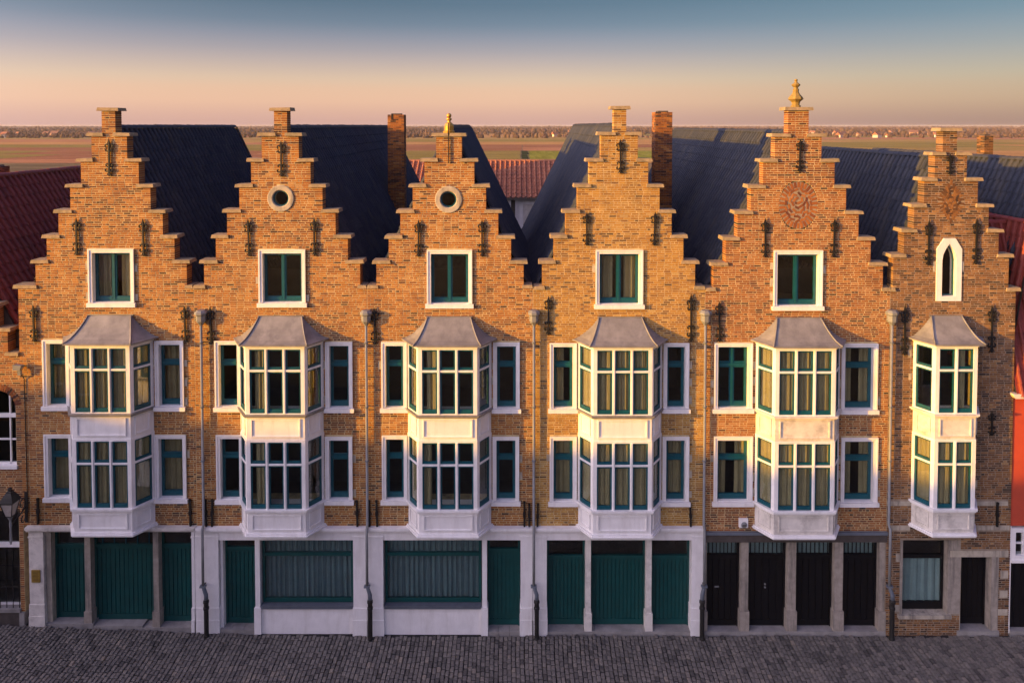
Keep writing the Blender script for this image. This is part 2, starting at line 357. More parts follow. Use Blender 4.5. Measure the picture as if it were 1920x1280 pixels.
def lay_wall(parent, mat, mortar, sil, opens, z0, rnd, dark=0.0, base_x=None, thick=0.36, singles=300, joint=0.0170):
    """sil: list from the top of (z_top, xl, xr, edge_left, edge_right)."""
    sil = sorted(sil, key=lambda s: -s[0])
    def span(z):
        w = None
        for s in sil:
            if z < s[0]: w = s
        return w
    # mortar core: horizontal strips cut round the openings
    core = MB(); lev = {z0}
    for s in sil: lev.add(s[0])
    for o in opens:
        if o.kind == 'rect': lev.add(o.z0); lev.add(o.z1)
        else:
            for k in range(25): lev.add(o.z0 + (o.z1 - o.z0) * k / 24)
    lev = sorted(z for z in lev if z >= z0)
    for a, b in zip(lev, lev[1:]):
        if b - a < 1e-4: continue
        s = span((a + b) / 2)
        if not s: continue
        cuts = [c for c in (o.cut(a, b) for o in opens) if c]
        for p, q in sub_intervals((s[1], s[2]), cuts): core.box(p, q, 0, thick, a, b)
    wall = core.build('wall', mortar, parent)
    # bricks
    full = []; rest = MB(); base_z = rnd.uniform(0, 50)
    z = z0; row = 0; ztop = sil[0][0]
    while z + COURSE * 0.5 < ztop:
        zb = min(z + COURSE, ztop); s = span(z + COURSE * 0.4)
        if s:
            cuts = [c for c in (o.cut(z, zb) for o in opens) if c]
            for p, q in sub_intervals((s[1], s[2]), cuts):
                x = p; first = True
                off = (row % 2) * 0.11 + rnd.uniform(-0.015, 0.015)
                ln0 = 0.215 - off if off < 0.2 else 0.1
                while x < q - 0.02:
                    ln = ln0 if first else (0.22 if (row % 2 == 0 or rnd.random() < 0.35) else 0.112)
                    ln *= rnd.uniform(0.95, 1.05)
                    if q - x - ln < 0.06: ln = q - x
                    xe = min(q, x + ln)
                    t = rnd.gauss(0.52 - dark, 0.18) + 0.24 * mnoise.noise(Vector((x * 0.55, z * 0.8, base_z)))
                    if rnd.random() < 0.085: t = rnd.uniform(0, 0.22)
                    if rnd.random() < 0.05: t = rnd.uniform(0.85, 1)
                    t = min(1, max(0, t))
                    el_ = first and abs(p - s[1]) < 1e-6 and s[3]; er_ = xe >= q - 1e-6 and abs(q - s[2]) < 1e-6 and s[4]
                    a0 = x - (BF if el_ else -joint / 2); a1 = xe + (BF if er_ else -joint / 2)
                    zl, zh = z + joint / 2 + rnd.uniform(-0.002, 0.002), zb - joint / 2 + rnd.uniform(-0.002, 0.002)
                    yf = -BF + rnd.uniform(-0.003, 0.003)
                    if el_ or er_:
                        rest.box(a0, a1, yf, thick + 0.004, zl, zh, t)
                    else:
                        if abs((a1 - a0) - 0.203) < 0.012 and abs(zh - zl - (COURSE - joint)) < 0.01:
                            full.append((a0, a1, yf, zl, zh, t))
                        else: face_brick(rest, a0, a1, yf, zl, zh, t)
                    x = xe; first = False
        z += COURSE; row += 1
    rnd.shuffle(full)
    full.sort(key=lambda f: -1 if (f[3] > Z(640)) else 0)
    pick, others = full[:singles], full[singles:]
    for f in others: face_brick(rest, *f)
    vm = {}
    for f in pick:
        k = min(11, int(f[5] * 12))
        if k not in vm:
            mb = MB(); face_brick(mb, -0.1015, 0.1015, -0.006, -0.0252, 0.0252, (k + 0.5) / 12); vm[k] = mb.mesh('brick', mat)
        put('brick', vm[k], wall, loc=((f[0] + f[1]) / 2, f[2] + 0.006, (f[3] + f[4]) / 2))
    rest.build('brickwork', mat, wall, kind='stuff')
    return wall
def face_brick(mb, x0, x1, yf, z0, z1, t):
    c = 0.004
    mb.add([(x0, 0.002, z0), (x1, 0.002, z0), (x1, 0.002, z1), (x0, 0.002, z1), (x0 + c, yf, z0 + c), (x1 - c, yf, z0 + c), (x1 - c, yf, z1 - c), (x0 + c, yf, z1 - c)],
           [(4, 5, 6, 7), (0, 1, 5, 4), (1, 2, 6, 5), (2, 3, 7, 6), (3, 0, 4, 7)], t)
def brick_stack(x0, x1, y0, y1, z0, z1, rnd, dark=0.0):
    core = MB().box(x0 + 0.008, x1 - 0.008, y0 + 0.008, y1 - 0.008, z0, z1 - 0.005); br = MB()
    z = z0; row = 0
    while z < z1 - 0.03:
        zb = min(z1, z + COURSE)
        n = max(2, round((x1 - x0) / 0.2)); o = (row % 2) * 0.5
        def t(): return min(1, max(0, rnd.gauss(0.45 - dark, 0.22)))
        for side in range(4):
            a, b = (x0, x1) if side < 2 else (y0, y1)
            nn = max(2, round((b - a) / 0.21)); k = -o
            while k < nn:
                p = max(a, a + (b - a) * k / nn) + 0.005; q = min(b, a + (b - a) * (k + 1) / nn) - 0.005
                if q - p > 0.02:
                    if side == 0: br.box(p, q, y0 - 0.002, y0 + 0.05, z + 0.005, zb - 0.005, t())
                    elif side == 1: br.box(p, q, y1 - 0.05, y1 + 0.002, z + 0.005, zb - 0.005, t())
                    elif side == 2: br.box(x0 - 0.003, x0 + 0.03, p, q, z + 0.006, zb - 0.006, t())
                    else: br.box(x1 - 0.03, x1 + 0.003, p, q, z + 0.006, zb - 0.006, t())
                k += 1
        z += COURSE; row += 1
    return core, br

# ------------------------------------------------------------------ pantile roofs
TW, TL = 0.30, 0.38
def tile_shape():
    v = []; f = []
    ts = [0.0, 0.27, 0.31, 0.37, 0.5, 0.63, 0.69, 0.73, 1.0]; n = len(ts)
    def wave(t):
        q = abs(t - 0.5) / 0.23
        return (0.088 * math.sqrt(1 - q * q) if q < 1 else 0.0) + 0.010 * abs(t - 0.5)
    for t in ts:
        u = (t - 0.5) * TW
        v += [(u, -0.02, wave(t) + 0.002), (u, TL + 0.02, wave(t) + 0.034), (u, TL + 0.02, wave(t) + 0.002)]
    for i in range(n - 1):
        a, b = 3 * i, 3 * (i + 1)
        f += [(a, a + 1, b + 1, b), (a + 1, a + 2, b + 2, b + 1)]
    return v, f
TV, TF = tile_shape()
TV_flip = [(-x, y, z) for x, y, z in TV]; TF_flip = [tuple(reversed(q)) for q in TF]
tile_cache = {}
def tile_mesh(mat, flip, k):
    key = (mat.name, flip, k)
    if key not in tile_cache:
        tile_cache[key] = MB().add(TV_flip if flip else TV, TF_flip if flip else TF, (k + 0.5) / 8).mesh('roof_tile', mat)
    return tile_cache[key]
def slope(roof, mat, ridge0, ridge1, eave0, rnd, singles=0, name='roof_tiles', clip=None):
    """tiles a flat slope: ridge0 -> ridge1 along the ridge, eave0 below ridge0. local u along the ridge, v down the slope."""
    ridge0, ridge1, eave0 = Vector(ridge0), Vector(ridge1), Vector(eave0)
    u = (ridge1 - ridge0); LU = u.length; u.normalize(); v = (eave0 - ridge0); v -= u * v.dot(u); LV = v.length; v.normalize()
    n = u.cross(v)
    flip = n.z < 0
    if flip: n = -n
    nu, nv = int(LU / TW), int(LV / TL) + 1
    m = []; tn = []; camv = Vector(cam.location)
    items = []
    for j in range(nv):
        for i in range(nu + 1):
            c = ridge0 + u * ((i + 0.5) * TW) + v * (j * TL)
            if (i + 0.5) * TW > LU + 0.01: continue
            w = Matrix(((u.x, v.x, n.x, 0), (u.y, v.y, n.y, 0), (u.z, v.z, n.z, 0), (0, 0, 0, 1)))
            w = Matrix.Translation(c + n * (0.03 + rnd.uniform(-0.004, 0.004)) + v * rnd.uniform(-0.008, 0.008)) @ w @ Matrix.Rotation(rnd.uniform(-0.012, 0.012), 4, 'Z')
            if flip: w = w @ Matrix.Diagonal((1, 1, 1, 1))
            t = min(1, max(0, rnd.gauss(0.5, 0.11)))
            items.append(((c - camv).length + (20 if (clip and not clip(c)) else 0), w, t))
    items.sort(key=lambda q: q[0])
    tv, tf = (TV_flip, TF_flip) if flip else (TV, TF)
    for k, (d, w, t) in enumerate(items):
        if k < singles:
            o = put('roof_tile', tile_mesh(mat, flip, min(7, int(t * 8))), roof); o.matrix_basis = w
        else: m.append(np.array(w)[:3]); tn.append(t)
    if m: mass(name, mat, roof, tv, tf, m, tn)
def ridge_tiles(roof, mat, a, b, rnd, step=0.36, r=0.12):
    a, b = Vector(a), Vector(b); d = b - a; L = d.length; d.normalize(); n = int(L / step)
    side = d.cross(Vector((0, 0, 1))).normalized()
    mb = MB(); vs = []; fs = []; N = 7
    for end, rr in ((0, r), (step + 0.03, r * 0.9)):
        for k in range(N):
            t = math.pi * k / (N - 1); p = side * math.cos(t) * rr + Vector((0, 0, math.sin(t) * rr - 0.02)) + d * end; vs.append(p)
    fs = [(k + 1, k, N + k, N + k + 1) for k in range(N - 1)] + [tuple(range(N))]
    if side.cross(d).z < 0: fs = [tuple(reversed(f)) for f in fs]
    me = mb.add(vs, fs, 0.6).mesh('ridge_tile', mat)
    for i in range(n): put('ridge_tile', me, roof, loc=a + d * (i * step) + Vector((0, 0, rnd.uniform(-0.008, 0.008))))

# ------------------------------------------------------------------ windows
def curtain(name, parent, x0, x1, y, z0, z1, mat, rnd, amp=0.035, pitch=0.11):
    n = max(8, int((x1 - x0) / pitch * 6)); v = []; f = []; ph = rnd.random() * 6
    for i in range(n + 1):
        t = i / n; x = x0 + (x1 - x0) * t; s = x / pitch * math.pi
        dy = amp * (math.sin(s + ph + 0.7 * math.sin(x * 5 + ph)) + 0.4 * math.sin(s * 2.3 + ph))
        v += [(x, y + dy * 0.6, z1), (x + 0.01 * math.sin(s * 0.7), y + dy * 1.2, z0)]
    f = [(2 * i, 2 * i + 2, 2 * i + 3, 2 * i + 1) for i in range(n)]
    return MB().add(v, f).build(name, mat, parent, smooth=True)
def ring(mb, x0, x1, z0, z1, w, y0, y1, wb=None):
    wb = w if wb is None else wb
    mb.box(x0, x0 + w, y0, y1, z0, z1); mb.box(x1 - w, x1, y0, y1, z0, z1)
    mb.box(x0 + w, x1 - w, y0, y1, z1 - w, z1); mb.box(x0 + w, x1 - w, y0, y1, z0, z0 + wb)
def sash_light(parent, x0, x1, z0, z1, y, fw=0.046, wb=0.09, mat='teal'):
    s = MB(); ring(s, x0, x1, z0, z1, fw, y - 0.03, y + 0.04, wb)
    s.box(x0 + fw, x1 - fw, y - 0.045, y - 0.029, z0 + wb * 0.25, z0 + wb * 0.7)
    s.build('sash', M[mat], parent)
    g = MB(); g.box(x0 + fw - 0.005, x1 - fw + 0.005, y + 0.004, y + 0.010, z0 + wb - 0.005, z1 - fw + 0.005); g.build('pane', M['glass'], parent)
def window(house, opens, px0, px1, py0, py1, rnd, mode='transom', cur='all', sur='white', ears=True, curmat='curtain'):
    ym = (py0 + py1) / 2
    x0, x1, z1, z0 = X(px0, ym), X(px1, ym), Z(py0), Z(py1)
    opens.append(Opening(x0, x1, z0, z1))
    w = MB().box(x0 + 0.02, x1 - 0.02, 0.30, 0.345, z0 + 0.02, z0 + 0.05).build('window', M['white'], house)   # inner board
    sw, sillh = 0.11, 0.135
    s = MB()
    s.box(x0, x0 + sw, -0.035, 0.30, z0 + sillh, z1); s.box(x1 - sw, x1, -0.035, 0.30, z0 + sillh, z1)
    s.box(x0 + sw, x1 - sw, -0.035, 0.30, z1 - sw, z1)
    # outer moulding
    s.box(x0 - 0.008, x0 + 0.035, -0.06, -0.034, z0 + sillh, z1 + 0.012); s.box(x1 - 0.035, x1 + 0.008, -0.06, -0.034, z0 + sillh, z1 + 0.012)
    s.box(x0 + 0.035, x1 - 0.035, -0.06, -0.034, z1 - 0.03, z1 + 0.012)
    s.build('surround', M[sur], w)
    sl = MB(); sl.extrude_xz([(x0 - 0.05, z0), (x1 + 0.05, z0), (x1 + 0.05, z0 + sillh - 0.012), (x0 - 0.05, z0 + sillh - 0.012)], -0.10, 0.0)
    sl.box(x0, x1, 0.0, 0.30, z0, z0 + sillh); sl.build('sill', M[sur], w)
    if ears:
        for sx in (-1, 1):
            for k in range(2 if z1 - z0 < 1.75 else 3):
                zz = z0 + sillh + (z1 - z0 - 0.4) * (0.02 + 0.33 * k) + rnd.uniform(0, 0.15)
                if rnd.random() < 0.62:
                    e0, e1 = (x0 - 0.10, x0 - 0.009) if sx < 0 else (x1 + 0.009, x1 + 0.10)
                    opens.append(Opening(e0, e1, zz, zz + 0.2)); box('quoin_stone', M['stone'], w, e0, e1, -0.016, 0.2, zz, zz + 0.2)
    a0, a1, b0, b1 = x0 + sw, x1 - sw, z0 + sillh, z1 - sw
    y = 0.17
    fr = MB(); ring(fr, a0, a1, b0, b1, 0.038, y - 0.02, y + 0.08, 0.06); 
    if mode == 'transom':
        zt = b0 + (b1 - b0) * 0.685; fr.box(a0 + 0.038, a1 - 0.038, y - 0.05, y + 0.07, zt - 0.04, zt + 0.05)
        fr.build('frame', M['teal'], w)
        sash_light(w, a0 + 0.038, a1 - 0.038, b0 + 0.06, zt - 0.04, y + 0.01, wb=0.11); sash_light(w, a0 + 0.038, a1 - 0.038, zt + 0.05, b1 - 0.038, y + 0.01, wb=0.05)
    elif mode == 'cross':
        zt = b0 + (b1 - b0) * 0.685; xm = (a0 + a1) / 2
        fr.box(a0 + 0.038, a1 - 0.038, y - 0.05, y + 0.07, zt - 0.04, zt + 0.05)
        fr.box(xm - 0.028, xm + 0.028, y - 0.04, y + 0.07, b0 + 0.06, zt - 0.04); fr.box(xm - 0.028, xm + 0.028, y - 0.04, y + 0.07, zt + 0.05, b1 - 0.038)
        fr.build('frame', M['teal'], w)
        for q0, q1 in ((a0 + 0.038, xm - 0.028), (xm + 0.028, a1 - 0.038)):
            sash_light(w, q0, q1, b0 + 0.06, zt - 0.04, y + 0.01, wb=0.11); sash_light(w, q0, q1, zt + 0.05, b1 - 0.038, y + 0.01, wb=0.05)
    elif mode == 'casement':
        xm = (a0 + a1) / 2; fr.box(xm - 0.028, xm + 0.028, y - 0.045, y + 0.07, b0 + 0.06, b1 - 0.038)
        fr.build('frame', M['teal'], w)
        for q0, q1 in ((a0 + 0.038, xm - 0.028), (xm + 0.028, a1 - 0.038)): sash_light(w, q0, q1, b0 + 0.06, b1 - 0.038, y + 0.01, wb=0.10)
    if cur == 'all': curtain('curtain', w, a0 + 0.02, a1 - 0.02, 0.30, b0, b1, M[curmat], rnd)
    elif cur == 'sides':
        g = (a1 - a0) * 0.36
        curtain('curtain', w, a0 + 0.02, a0 + g, 0.30, b0, b1, M[curmat], rnd); curtain('curtain', w, a1 - g, a1 - 0.02, 0.30, b0, b1, M[curmat], rnd)
    elif cur == 'left': curtain('curtain', w, a0 + 0.02, a0 + (a1 - a0) * 0.55, 0.30, b0, b1, M[curmat], rnd)
    return w

class Face:                               # an upright facet of a bay: u along it, n outwards
    def __init__(s, a, b):
        s.a = Vector((a[0], a[1])); s.b = Vector((b[0], b[1])); d = s.b - s.a; s.L = d.length; s.u = d / s.L; s.n = Vector((s.u.y, -s.u.x))
    def p(s, u, n): q = s.a + s.u * u + s.n * n; return (q.x, q.y)
    def box(s, mb, u0, u1, z0, z1, n0, n1): mb.prism([s.p(u0, n1), s.p(u1, n1), s.p(u1, n0), s.p(u0, n0)], z0, z1); return mb
def bay(house, opens, pxc, hw, hf, nl, dpy, cur_up, cur_lo, rnd, worn=False, sidecur=True):
    """canted two-storey bay: half width hw at the wall, hf at the front."""
    d = 0.62; xc = X(pxc, 800); wm = M['white_worn' if worn else 'white']; WB = M['white']
    zt = lambda py: Z(py + dpy, -d)
    z_eave, z_s2, z_p0, z_h1, z_s1, z_bot = zt(648), zt(776), zt(786), zt(826), zt(955), zt(1006)
    opens.append(Opening(xc - hw + 0.02, xc + hw - 0.02, zt(955), z_eave - 0.02))
    trap = lambda o: [(xc - hf - o * 0.6, -d - o), (xc + hf + o * 0.6, -d - o), (xc + hw + o, -0.003), (xc - hw - o, -0.003)]
    bw = MB()
    bw.prism(trap(-0.02), z_h1, z_s2 - 0.03); root = bw.build('bay_window', wm, house)
    MB().prism(trap(-0.02), z_bot + 0.05, z_s1 - 0.03).build('apron', wm, root)
    l = MB(); l.prism(trap(0.085), z_s2 - 0.075, z_s2 - 0.03); l.prism(trap(0.045), z_s2 - 0.115, z_s2 - 0.075); l.build('ledge', M['lead'] if not worn else wm, root)
    l = MB(); l.prism(trap(0.075), z_s1 - 0.06, z_s1); l.prism(trap(0.04), z_s1 - 0.11, z_s1 - 0.06); l.build('ledge', WB, root)
    l = MB(); l.prism(trap(0.07), z_bot, z_bot + 0.035); l.prism(trap(0.035), z_bot + 0.035, z_bot + 0.08); l.prism(trap(0.05), z_bot - 0.03, z_bot); l.build('base_moulding', WB, root)
    MB().prism(trap(0.0), z_s2 - 0.03, z_s2).build('window_board', WB, root)
    MB().prism(trap(0.03), z_eave - 0.06, z_eave + 0.05).build('head_board', WB, root)
    faces = [Face((xc - hw, -0.003), (xc - hf, -d)), Face((xc - hf, -d), (xc + hf, -d)), Face((xc + hf, -d), (xc + hw, -0.003))]
    for k, fc in enumerate(faces):         # raised panel mouldings
        for (za, zb) in ((z_h1 + 0.03, z_s2 - 0.13), (z_bot + 0.12, z_s1 - 0.14)):
            m = 0.14; b = MB()
            if zb - za < 0.2: continue
            za2, zb2, u0, u1 = za + 0.06, zb - 0.04, m, fc.L - m
            fc.box(b, u0, u0 + 0.035, za2, zb2, -0.03, 0.012); fc.box(b, u1 - 0.035, u1, za2, zb2, -0.03, 0.012)
            fc.box(b, u0 + 0.035, u1 - 0.035, zb2 - 0.035, zb2, -0.03, 0.012); fc.box(b, u0 + 0.035, u1 - 0.035, za2, za2 + 0.035, -0.03, 0.012)
            b.build('panel_moulding', wm, root)
    # posts, mullions, lights
    pw, pd = 0.115, 0.12
    for si, (za, zb, cl) in enumerate(((z_s1, z_h1, cur_lo), (z_s2, z_eave - 0.06, cur_up))):
        cps = [(faces[0], faces[1], Vector((xc - hf, -d))), (faces[1], faces[2], Vector((xc + hf, -d)))]
        for f0, f1, c in cps:
            q = [c, c + f1.u * pw, c + f1.u * pw - f1.n * pd, c - f0.u * pw - f0.n * pd, c - f0.u * pw]
            MB().prism([(p.x, p.y) for p in (q[4], q[0], q[1], q[2], q[3])], za, zb).build('corner_post', WB, root)
        for fc, s in ((faces[0], 0), (faces[2], 1)):
            b = MB(); u0, u1 = (0.0, 0.09) if s == 0 else (fc.L - 0.09, fc.L)
            fc.box(b, u0, u1, za, zb, -0.12, 0.0); b.build('wall_post', WB, root)
        for k, fc in enumerate(faces):
            n = nl if k == 1 else 1
            ua = pw if k != 0 else 0.09; ub = fc.L - (pw if k != 2 else 0.09)
            mw = 0.085; lw = (ub - ua - mw * (n - 1)) / n
            ztr = za + (zb - za) * 0.625
            hd = MB(); fc.box(hd, ua, ub, zb - 0.07, zb, -0.10, -0.004); hd.build('head_rail', WB, root)
            for i in range(n):
                u0 = ua + i * (lw + mw); u1 = u0 + lw
                if i < n - 1:
                    b = MB(); fc.box(b, u1, u1 + mw, za, zb - 0.07, -0.13, 0.0); fc.box(b, u1 + 0.02, u1 + mw - 0.02, za, zb - 0.07, 0.0, 0.03); b.build('mullion', WB, root)
                b = MB(); fc.box(b, u0, u1, ztr, ztr + 0.065, -0.12, -0.006); fc.box(b, u0 + 0.004, u1 - 0.004, ztr + 0.02, ztr + 0.06, -0.006, 0.015); b.build('transom', WB, root)
                for (q0, q1, wb) in ((za, ztr, 0.12), (ztr + 0.065, zb - 0.07, 0.07)):
                    fw = 0.045; b = MB()
                    fc.box(b, u0, u0 + fw, q0, q1, -0.085, -0.028); fc.box(b, u1 - fw, u1, q0, q1, -0.085, -0.028)
                    fc.box(b, u0 + fw, u1 - fw, q1 - 0.045, q1, -0.085, -0.028); fc.box(b, u0 + fw, u1 - fw, q0, q0 + wb, -0.085, -0.028)
                    fc.box(b, u0 + fw, u1 - fw, q0 + 0.01, q0 + wb * 0.55, -0.028, -0.010)
                    b.build('sash', M['teal'], root)
                    b = MB(); fc.box(b, u0 + fw - 0.004, u1 - fw + 0.004, q0 + wb - 0.004, q1 - 0.041, -0.058, -0.052); b.build('pane', M['glass'], root)
                # curtain hung just inside the light
                want = cl[i] if k == 1 else (cl[0] if k == 0 else cl[-1])
                if want and (k == 1 or sidecur):
                    c0, c1 = (u0, u1) if want == 1 else ((u0 + lw * 0.28, u1) if want == 2 else (u0, u0 + lw * 0.6))
                    v = []; n_ = 26; ph = rnd.random() * 6
                    for j in range(n_ + 1):
                        uu = c0 + (c1 - c0) * j / n_; dn = 0.022 * math.sin(uu / 0.085 * math.pi + ph) + 0.012 * math.sin(uu / 0.04 * math.pi + ph * 2)
                        a = fc.p(uu, -0.118 + dn); v += [(a[0], a[1], zb - 0.03), (a[0], a[1], za + 0.03)]
                    MB().add(v, [(2 * j, 2 * j + 2, 2 * j + 3, 2 * j + 1) for j in range(n_)]).build('curtain', M['curtain'], root, smooth=True)
    # bell-cast lead roof
    ov = 0.17; zr0, zr1 = z_eave + 0.05, Z(594 + dpy)
    ht = hf * 0.74
    prof = [(0.0, 0.0), (0.10, 0.025), (0.28, 0.12), (0.48, 0.30), (0.68, 0.53), (0.85, 0.77), (1.0, 1.0)]
    fl = [(xc - hw - ov * 1.0, -0.012), (xc - hf - ov * 0.75, -d - ov), (xc + hf + ov * 0.75, -d - ov), (xc + hw + ov * 1.0, -0.012)]
    tp = [(xc - ht, -0.012), (xc - ht, -0.05), (xc + ht, -0.05), (xc + ht, -0.012)]
    v = []; f = []; NS = 6
    def outline(t):
        c = [(fl[i][0] + (tp[i][0] - fl[i][0]) * t, fl[i][1] + (tp[i][1] - fl[i][1]) * t) for i in range(4)]; out = []
        for i in range(3):
            for k in range(NS): out.append((c[i][0] + (c[i + 1][0] - c[i][0]) * k / NS, c[i][1] + (c[i + 1][1] - c[i][1]) * k / NS))
        out.append(c[3]); return out
    rows = [(o, zr0 - 0.045) for o in [outline(0)]] + [(outline(t), zr0 + (zr1 - zr0) * z) for t, z in prof]
    nc = 3 * NS + 1
    for ri, (o, z) in enumerate(rows):
        for ci, q in enumerate(o):
            jz = 0.0 if ri < 2 else rnd.uniform(-0.008, 0.008); v.append((q[0], q[1] + jz, z + jz))
    for r in range(len(rows) - 1):
        for k in range(nc - 1): f.append((r * nc + k, r * nc + k + 1, (r + 1) * nc + k + 1, (r + 1) * nc + k))
    rf = MB().add(v, f)
    MB.build(rf, 'lead_roof', M['lead'], root)
    for ci in (NS, 2 * NS):
        MB().tube([(rows[r][0][ci][0], rows[r][0][ci][1] - 0.008, rows[r][1] + 0.012) for r in range(1, len(rows))], 0.024, 6).build('hip_roll', M['lead'], root, smooth=True)
    MB().box(xc - ht - 0.05, xc + ht + 0.05, -0.03, -0.012, zr1 - 0.02, zr1 + 0.03).build('flashing', M['lead'], root)
    return root

# ------------------------------------------------------------------ iron wall anchors
def curl(cx, cz, r, a0, a1, n=10, shrink=0.45):
    return [(cx + r * (1 - (1 - shrink) * k / n) * math.cos(a0 + (a1 - a0) * k / n), 0, cz + r * (1 - (1 - shrink) * k / n) * math.sin(a0 + (a1 - a0) * k / n)) for k in range(n + 1)]
def ornate_anchor():                       # 1 m tall, centred
    b = MB(); b.box(-0.020, 0.020, -0.022, 0.022, -0.5, 0.46)
    b.extrude_xz([(-0.045, 0.40), (0, 0.36), (0.045, 0.40), (0.02, 0.44), (0, 0.53), (-0.02, 0.44)], -0.014, 0.014)
    for s in (-1, 1):
        for cz, r, d in ((0.33, 0.055, 1), (0.22, 0.045, -1), (-0.20, 0.045, 1), (-0.33, 0.055, -1)):
            a0 = math.pi if s > 0 else 0
            b.tube(curl(s * (0.016 + r * 0.9), cz, r, a0, a0 - s * d * 4.4, 9), 0.021, 5)
        b.extrude_xz([(s * 0.01, 0.26), (s * 0.10, 0.30), (s * 0.085, 0.27)][::1 if s > 0 else -1], -0.012, 0.012)
        b.extrude_xz([(s * 0.01, -0.44), (s * 0.075, -0.50), (s * 0.03, -0.40)][::-1 if s > 0 else 1], -0.012, 0.012)
    return b.mesh('wall_anchor', M['iron'])
def plain_anchor():
    b = MB(); b.box(-0.022, 0.022, -0.03, 0.03, -0.5, 0.5); b.box(-0.035, 0.035, -0.04, 0.03, -0.08, 0.08); b.box(-0.03, 0.03, -0.035, 0.02, 0.44, 0.5)
    return b.mesh('wall_anchor', M['iron'])
ANCH, ANCHP = ornate_anchor(), plain_anchor()
def anchor(house, px, py0, py1, plain_=False, rnd=random):
    ym = (py0 + py1) / 2; h = Z(py0) - Z(py1)
    put('wall_anchor', ANCHP if plain_ else ANCH, house, loc=(X(px, ym), -0.05, Z(ym)), rot=(0, rnd.uniform(-0.03, 0.03), 0), scale=(1.15, 1.0, h))

# ------------------------------------------------------------------ doors
def plank_door(house, x0, x1, z0, z1, y, mat, n, transom=None, bars=0, slot=None, barmat='teal', knob=True):
    """boarded door filling an opening; transom = height of the light above it."""
    zt = z1 - transom if transom else z1
    root = MB().box(x0, x1, y + 0.03, y + 0.07, z0, zt).build('door', M[mat], house)
    fw = 0.06
    fr = MB(); fr.box(x0, x0 + fw, y - 0.05, y + 0.03, z0, z1); fr.box(x1 - fw, x1, y - 0.05, y + 0.03, z0, z1); fr.box(x0 + fw, x1 - fw, y - 0.05, y + 0.03, z1 - 0.05, z1)
    if transom: fr.box(x0 + fw, x1 - fw, y - 0.07, y + 0.03, zt - 0.03, zt + 0.06)
    fr.build('door_frame', M[mat], root)
    w = (x1 - x0 - 2 * fw) / n
    for i in range(n):
        a = x0 + fw + i * w
        MB().extrude_xz([(a + 0.010, z0 + 0.19), (a + w - 0.010, z0 + 0.19), (a + w - 0.010, zt - 0.11), (a + 0.010, zt - 0.11)], y - 0.012, y + 0.029).build('plank', M[mat], root)
    b = MB(); b.box(x0 + fw, x1 - fw, y - 0.022, y + 0.029, z0 + 0.01, z0 + 0.185); b.build('bottom_rail', M[mat], root)
    b = MB(); b.box(x0 + fw, x1 - fw, y - 0.022, y + 0.029, zt - 0.105, zt - 0.031); b.build('top_rail', M[mat], root)
    if transom:
        MB().box(x0 + fw, x1 - fw, y + 0.0, y + 0.006, zt + 0.06, z1 - 0.05).build('transom_pane', M['glass'], root)
        for k in range(bars):
            bx = x0 + fw + (x1 - x0 - 2 * fw) * (k + 0.5) / bars
            MB().box(bx - 0.012, bx + 0.012, y - 0.03, y - 0.005, zt + 0.06, z1 - 0.05).build('transom_bar', M[barmat], root)
    if slot:
        MB().box(slot[0] - 0.07, slot[0] + 0.07, y - 0.03, y - 0.012, slot[1] - 0.022, slot[1] + 0.022).build('letter_plate', M['zinc'], root)
    return root

# ------------------------------------------------------------------ the six houses
def white_pilaster(house, px0, px1, mat='white', top=996, plinth=1137, y0=-0.05, y1=0.42):
    xa, xb = X(px0, 1080), X(px1, 1080); g = ground_z((xa + xb) / 2) - 0.05
    p = MB().box(xa, xb, y0, y1, g, Z(top)).build('pilaster', M[mat], house)
    b = MB(); b.box(xa - 0.025, xb + 0.025, y0 - 0.035, y1 - 0.01, g, Z(plinth + 22)); b.box(xa - 0.018, xb + 0.018, y0 - 0.022, y1 - 0.012, Z(plinth + 22), Z(plinth))
    b.build('plinth', M[mat], p)
    MB().box(xa - 0.018, xb + 0.018, y0 - 0.02, y1 - 0.013, Z(1006), Z(1003.5)).build('capital_band', M[mat], p)
    return p
def stone_post(house, px0, px1, mat='stone', top=1012, plinth=1146, y0=0.02, y1=0.36):
    xa, xb = X(px0, 1080), X(px1, 1080); g = ground_z((xa + xb) / 2) - 0.05
    p = MB().box(xa, xb, y0, y1, g, Z(top)).build('post', M[mat], house)
    MB().box(xa - 0.03, xb + 0.03, y0 - 0.04, y1 - 0.01, g, Z(plinth)).build('plinth', M[mat], p)
    return p
def cornice(house, px0, px1, py=985, mat='white', fascia=True, ftop=996, fbot=1011):
    xa, xb = X(px0, py), X(px1, py); e = 0.0015
    c = MB(); c.box(xa + e, xb - e, -0.17, 0.35, Z(py + 5), Z(py)); c.box(xa + e, xb - e, -0.11, 0.349, Z(py + 9), Z(py + 5)); c.build('cornice', M[mat], house)
    if fascia: MB().box(xa + e, xb - e, -0.035, 0.40, Z(fbot), Z(py + 9)).build('fascia', M[mat], house)
def threshold(house, px0, px1, y0=-0.04, y1=0.9, h=0.07):
    n = 3; xa, xb = X(px0, 1170), X(px1, 1170)
    for k in range(n):
        p, q = xa + (xb - xa) * k / n, xa + (xb - xa) * (k + 1) / n; g = ground_z((p + q) / 2)
        MB().box(p + 0.004, q - 0.004, y0, y1, g - 0.1, g + h).build('threshold_slab', M['slab'], house)
